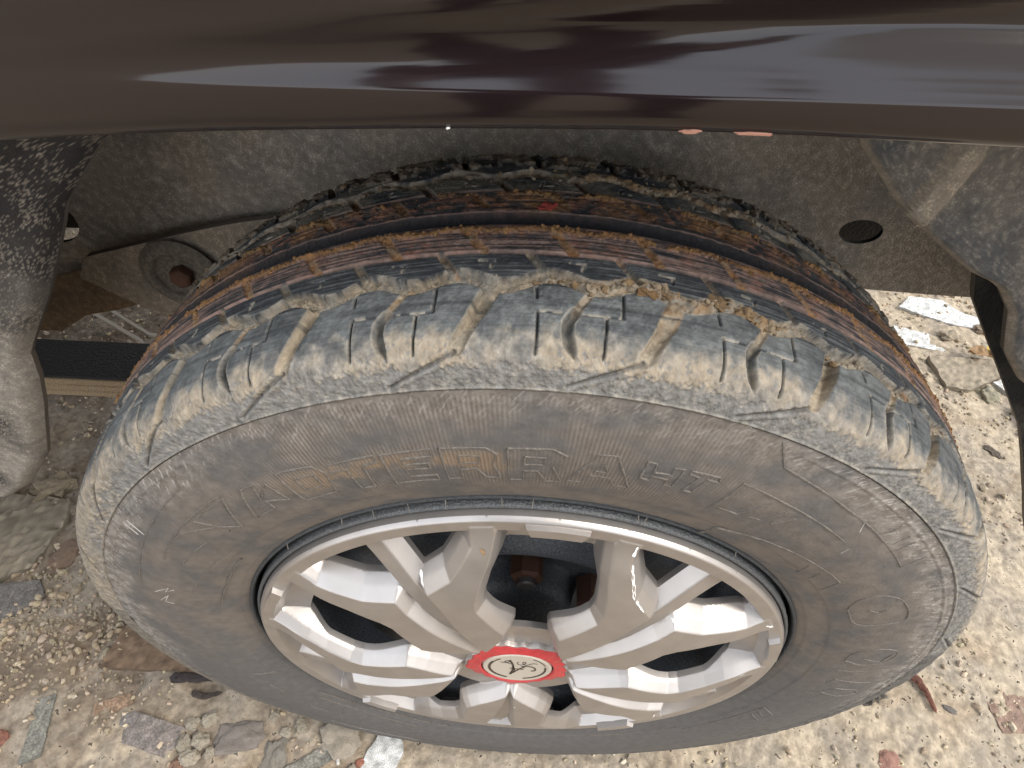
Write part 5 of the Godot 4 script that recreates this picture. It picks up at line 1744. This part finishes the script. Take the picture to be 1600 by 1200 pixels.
# Joins tapered capsules [a, b, ra, rb, colour index] smoothly and meshes the field as surface nets.
func blend_body(t: PackedVector3Array, cs: PackedColorArray, bones: Array, cell: float, soft: float, tones: Array) -> void:
	var lo := Vector3.INF
	var hi := -Vector3.INF
	for b in bones:
		var m := Vector3.ONE * (maxf(b[2], b[3]) + soft + cell * 2.0)
		lo = lo.min(b[0].min(b[1]) - m)
		hi = hi.max(b[0].max(b[1]) + m)
	var n := Vector3i(((hi - lo) / cell).ceil()) + Vector3i.ONE
	var F := PackedFloat32Array()
	var K := PackedByteArray()
	var D := PackedFloat32Array()
	F.resize(n.x * n.y * n.z)
	F.fill(1.0)
	D.resize(F.size())
	D.fill(1.0)
	K.resize(F.size())
	for b in bones:
		var a: Vector3 = b[0]
		var ab: Vector3 = b[1] - b[0]
		var l2 := maxf(ab.length_squared(), 1e-8)
		var m := Vector3.ONE * (maxf(b[2], b[3]) + soft + cell * 2.0)
		var i0 := Vector3i(((a.min(b[1]) - m - lo) / cell).floor()).max(Vector3i.ZERO)
		var i1 := Vector3i(((a.max(b[1]) + m - lo) / cell).ceil()).min(n - Vector3i.ONE)
		for x in range(i0.x, i1.x + 1):
			for y in range(i0.y, i1.y + 1):
				for z in range(i0.z, i1.z + 1):
					var p := lo + Vector3(x, y, z) * cell
					var f := clampf((p - a).dot(ab) / l2, 0.0, 1.0)
					var d := (p - a - ab * f).length() - lerpf(b[2], b[3], f)
					var k := (x * n.y + y) * n.z + z
					if d < D[k]:
						D[k] = d
						K[k] = b[4]
					var h := maxf(soft - absf(F[k] - d), 0.0)
					F[k] = minf(F[k], d) - h * h / (4.0 * soft)
	var at := {}
	var col := {}
	var offs: Array[Vector3i] = []
	for e in 8:
		offs.append(Vector3i(e & 1, (e >> 1) & 1, (e >> 2) & 1))
	for x in n.x - 1:
		for y in n.y - 1:
			for z in n.z - 1:
				var k := (x * n.y + y) * n.z + z
				if F[k] >= 0.5:
					continue
				var mask := 0
				for e in 8:
					var o := offs[e]
					if F[((x + o.x) * n.y + y + o.y) * n.z + z + o.z] < 0.0:
						mask |= 1 << e
				if mask == 0 or mask == 255:
					continue
				var sum := Vector3.ZERO
				var c := 0
				for e in 8:
					for ax in 3:
						if offs[e][ax] == 1:
							continue
						var e2 := e | (1 << ax)
						if ((mask >> e) & 1) == ((mask >> e2) & 1):
							continue
						var oa := offs[e]
						var ob := offs[e2]
						var fa := F[((x + oa.x) * n.y + y + oa.y) * n.z + z + oa.z]
						var fb := F[((x + ob.x) * n.y + y + ob.y) * n.z + z + ob.z]
						sum += Vector3(oa).lerp(Vector3(ob), fa / (fa - fb))
						c += 1
				at[k] = lo + (Vector3(x, y, z) + sum / c) * cell
				col[k] = tones[K[k]]
	var st := [n.y * n.z, n.z, 1]
	for x in range(1, n.x - 1):
		for y in range(1, n.y - 1):
			for z in range(1, n.z - 1):
				var k := (x * n.y + y) * n.z + z
				for ax in 3:
					var inside := F[k] < 0.0
					if inside == (F[k + st[ax]] < 0.0):
						continue
					var u: int = st[(ax + 1) % 3]
					var v: int = st[(ax + 2) % 3]
					var q := [k, k - u, k - u - v, k - v]
					if not (at.has(q[0]) and at.has(q[1]) and at.has(q[2]) and at.has(q[3])):
						continue
					if not inside:
						q.reverse()
					quad(t, at[q[0]], at[q[1]], at[q[2]], at[q[3]])
					for e in [0, 1, 2, 0, 2, 3]:
						cs.append(col[q[e]])

func make_person() -> void:
	var tones := [Color(0.012, 0.011, 0.016), Color(0.03, 0.016, 0.028), Color(0.30, 0.17, 0.11), Color(0.012, 0.010, 0.009), Color(0.03, 0.028, 0.026), Color(0.22, 0.09, 0.08)]
	var t := PackedVector3Array()
	var cs := PackedColorArray()
	var hip := Vector3(0.06, 0.90, 0.84)
	var neck := Vector3(0.05, 1.34, 0.74)
	var bones := []
	for s in [-1.0, 1.0]:
		var h: Vector3 = hip + Vector3(0.085 * s, -0.02, 0)
		var kn: Vector3 = Vector3(0.06 + 0.115 * s, 0.49, 0.66)
		var an := Vector3(0.06 + 0.125 * s, 0.09, 0.72)
		bones.append([h, kn, 0.088, 0.062, 0])
		bones.append([kn, an, 0.062, 0.045, 0])
		bones.append([an + Vector3(0, -0.045, 0.03), an + Vector3(0.02 * s, -0.052, -0.15), 0.042, 0.034, 4])
		var sh: Vector3 = neck + Vector3(0.17 * s, -0.06, 0.02)
		var el := Vector3(0.05 + 0.22 * s, 1.08, 0.48)
		var wr := Vector3(0.02 + 0.085 * s, 0.88, 0.30)
		bones.append([neck + Vector3(0.05 * s, -0.03, 0), sh, 0.06, 0.056, 1])
		bones.append([sh, el, 0.052, 0.042, 1])
		bones.append([el, wr, 0.040, 0.027, 2])
	bones.append([hip, hip.lerp(neck, 0.45), 0.125, 0.12, 1])
	bones.append([hip.lerp(neck, 0.45), hip.lerp(neck, 0.86), 0.13, 0.13, 1])
	bones.append([hip + Vector3(-0.06, 0, 0), hip + Vector3(0.06, 0, 0), 0.11, 0.11, 0])
	bones.append([neck + Vector3(0, -0.03, 0), neck + Vector3(0, 0.08, -0.05), 0.052, 0.05, 2])
	blend_body(t, cs, bones, 0.017, 0.035, tones)
	# head, looking down at the phone
	var hc := neck + Vector3(0, 0.17, -0.09)
	var fw := Vector3(0, -0.5, -0.87)
	var up := Vector3(0, 0.87, -0.5)
	var rt := Vector3(1, 0, 0)
	var hb := [[hc + up * 0.03, hc + up * 0.02 - fw * 0.03, 0.078, 0.082, 3], [hc - up * 0.01 + fw * 0.02, hc - up * 0.075 + fw * 0.035, 0.068, 0.045, 2], [hc + up * 0.035 + fw * 0.02, hc + up * 0.02 + fw * 0.025, 0.068, 0.068, 2], [hc - up * 0.09 - fw * 0.02, hc - up * 0.12 - fw * 0.03, 0.05, 0.05, 2],
		[hc + up * 0.005 + fw * 0.085, hc - up * 0.03 + fw * 0.103, 0.008, 0.013, 2], [hc - up * 0.058 + fw * 0.078 - rt * 0.018, hc - up * 0.058 + fw * 0.078 + rt * 0.018, 0.007, 0.007, 5], [hc - up * 0.066 + fw * 0.076 - rt * 0.014, hc - up * 0.066 + fw * 0.076 + rt * 0.014, 0.007, 0.007, 5]]
	for s in [-1.0, 1.0]:
		hb.append([hc + up * 0.015 + rt * 0.078 * s, hc - up * 0.03 + rt * 0.076 * s + fw * 0.006, 0.014, 0.010, 2])
		hb.append([hc + up * 0.006 + fw * 0.078 + rt * 0.031 * s, hc + up * 0.006 + fw * 0.079 + rt * 0.033 * s, 0.011, 0.011, 4])
		hb.append([hc + up * 0.026 + fw * 0.083 + rt * 0.020 * s, hc + up * 0.024 + fw * 0.078 + rt * 0.045 * s, 0.006, 0.005, 3])
	blend_body(t, cs, hb, 0.0055, 0.010, tones)
	# hands round the edges of the phone
	var b := cam.transform.basis
	var c := cam.transform.origin + b.z * 0.016
	for s in [-1.0, 1.0]:
		var wr := Vector3(0.02 + 0.085 * s, 0.88, 0.30)
		var palm: Vector3 = c + b.x * 0.098 * s + b.z * 0.035 - b.y * 0.01
		var fb := [[wr, palm, 0.026, 0.026, 2], [palm - b.y * 0.022, palm + b.y * 0.022, 0.022, 0.020, 2]]
		for f in 4:
			var base: Vector3 = palm + b.y * (0.03 - 0.02 * f) - b.x * 0.004 * s
			var mid: Vector3 = base - b.z * (0.028 + 0.003 * (2 - absi(f - 1))) + b.x * 0.006 * s
			var tip: Vector3 = mid - b.x * (0.020 + 0.003 * (2 - absi(f - 1))) * s - b.z * 0.012
			fb.append([base, mid, 0.0095, 0.0085, 2])
			fb.append([mid, tip, 0.0085, 0.007, 2])
		fb.append([palm + b.y * 0.015 + b.z * 0.012, palm + b.y * 0.03 + b.z * 0.004 - b.x * 0.025 * s, 0.012, 0.010, 2])
		fb.append([palm + b.y * 0.03 + b.z * 0.004 - b.x * 0.025 * s, palm + b.y * 0.034 - b.z * 0.008 - b.x * 0.045 * s, 0.010, 0.008, 2])
		blend_body(t, cs, fb, 0.0042, 0.005, tones)
	var o := put("person", tri_mesh(t, 80.0, cs), M.cloth, self)
	tag(o, "person in dark clothes bending over the wheel, dark shape mirrored in the paint", "person")
	var ph := PackedVector3Array()
	var tf := Transform3D(b, c)
	ph.append_array(prism(PackedVector2Array([Vector2(-0.066, -0.036), Vector2(0.09, -0.036), Vector2(0.09, 0.036), Vector2(-0.066, 0.036)]), 0.0, 0.008, 0.002, tf))
	var p := put("mobile_phone", tri_mesh(ph, 30.0), M.emblem_ink, self)
	tag(p, "dark mobile phone held in both hands above the wheel", "phone")
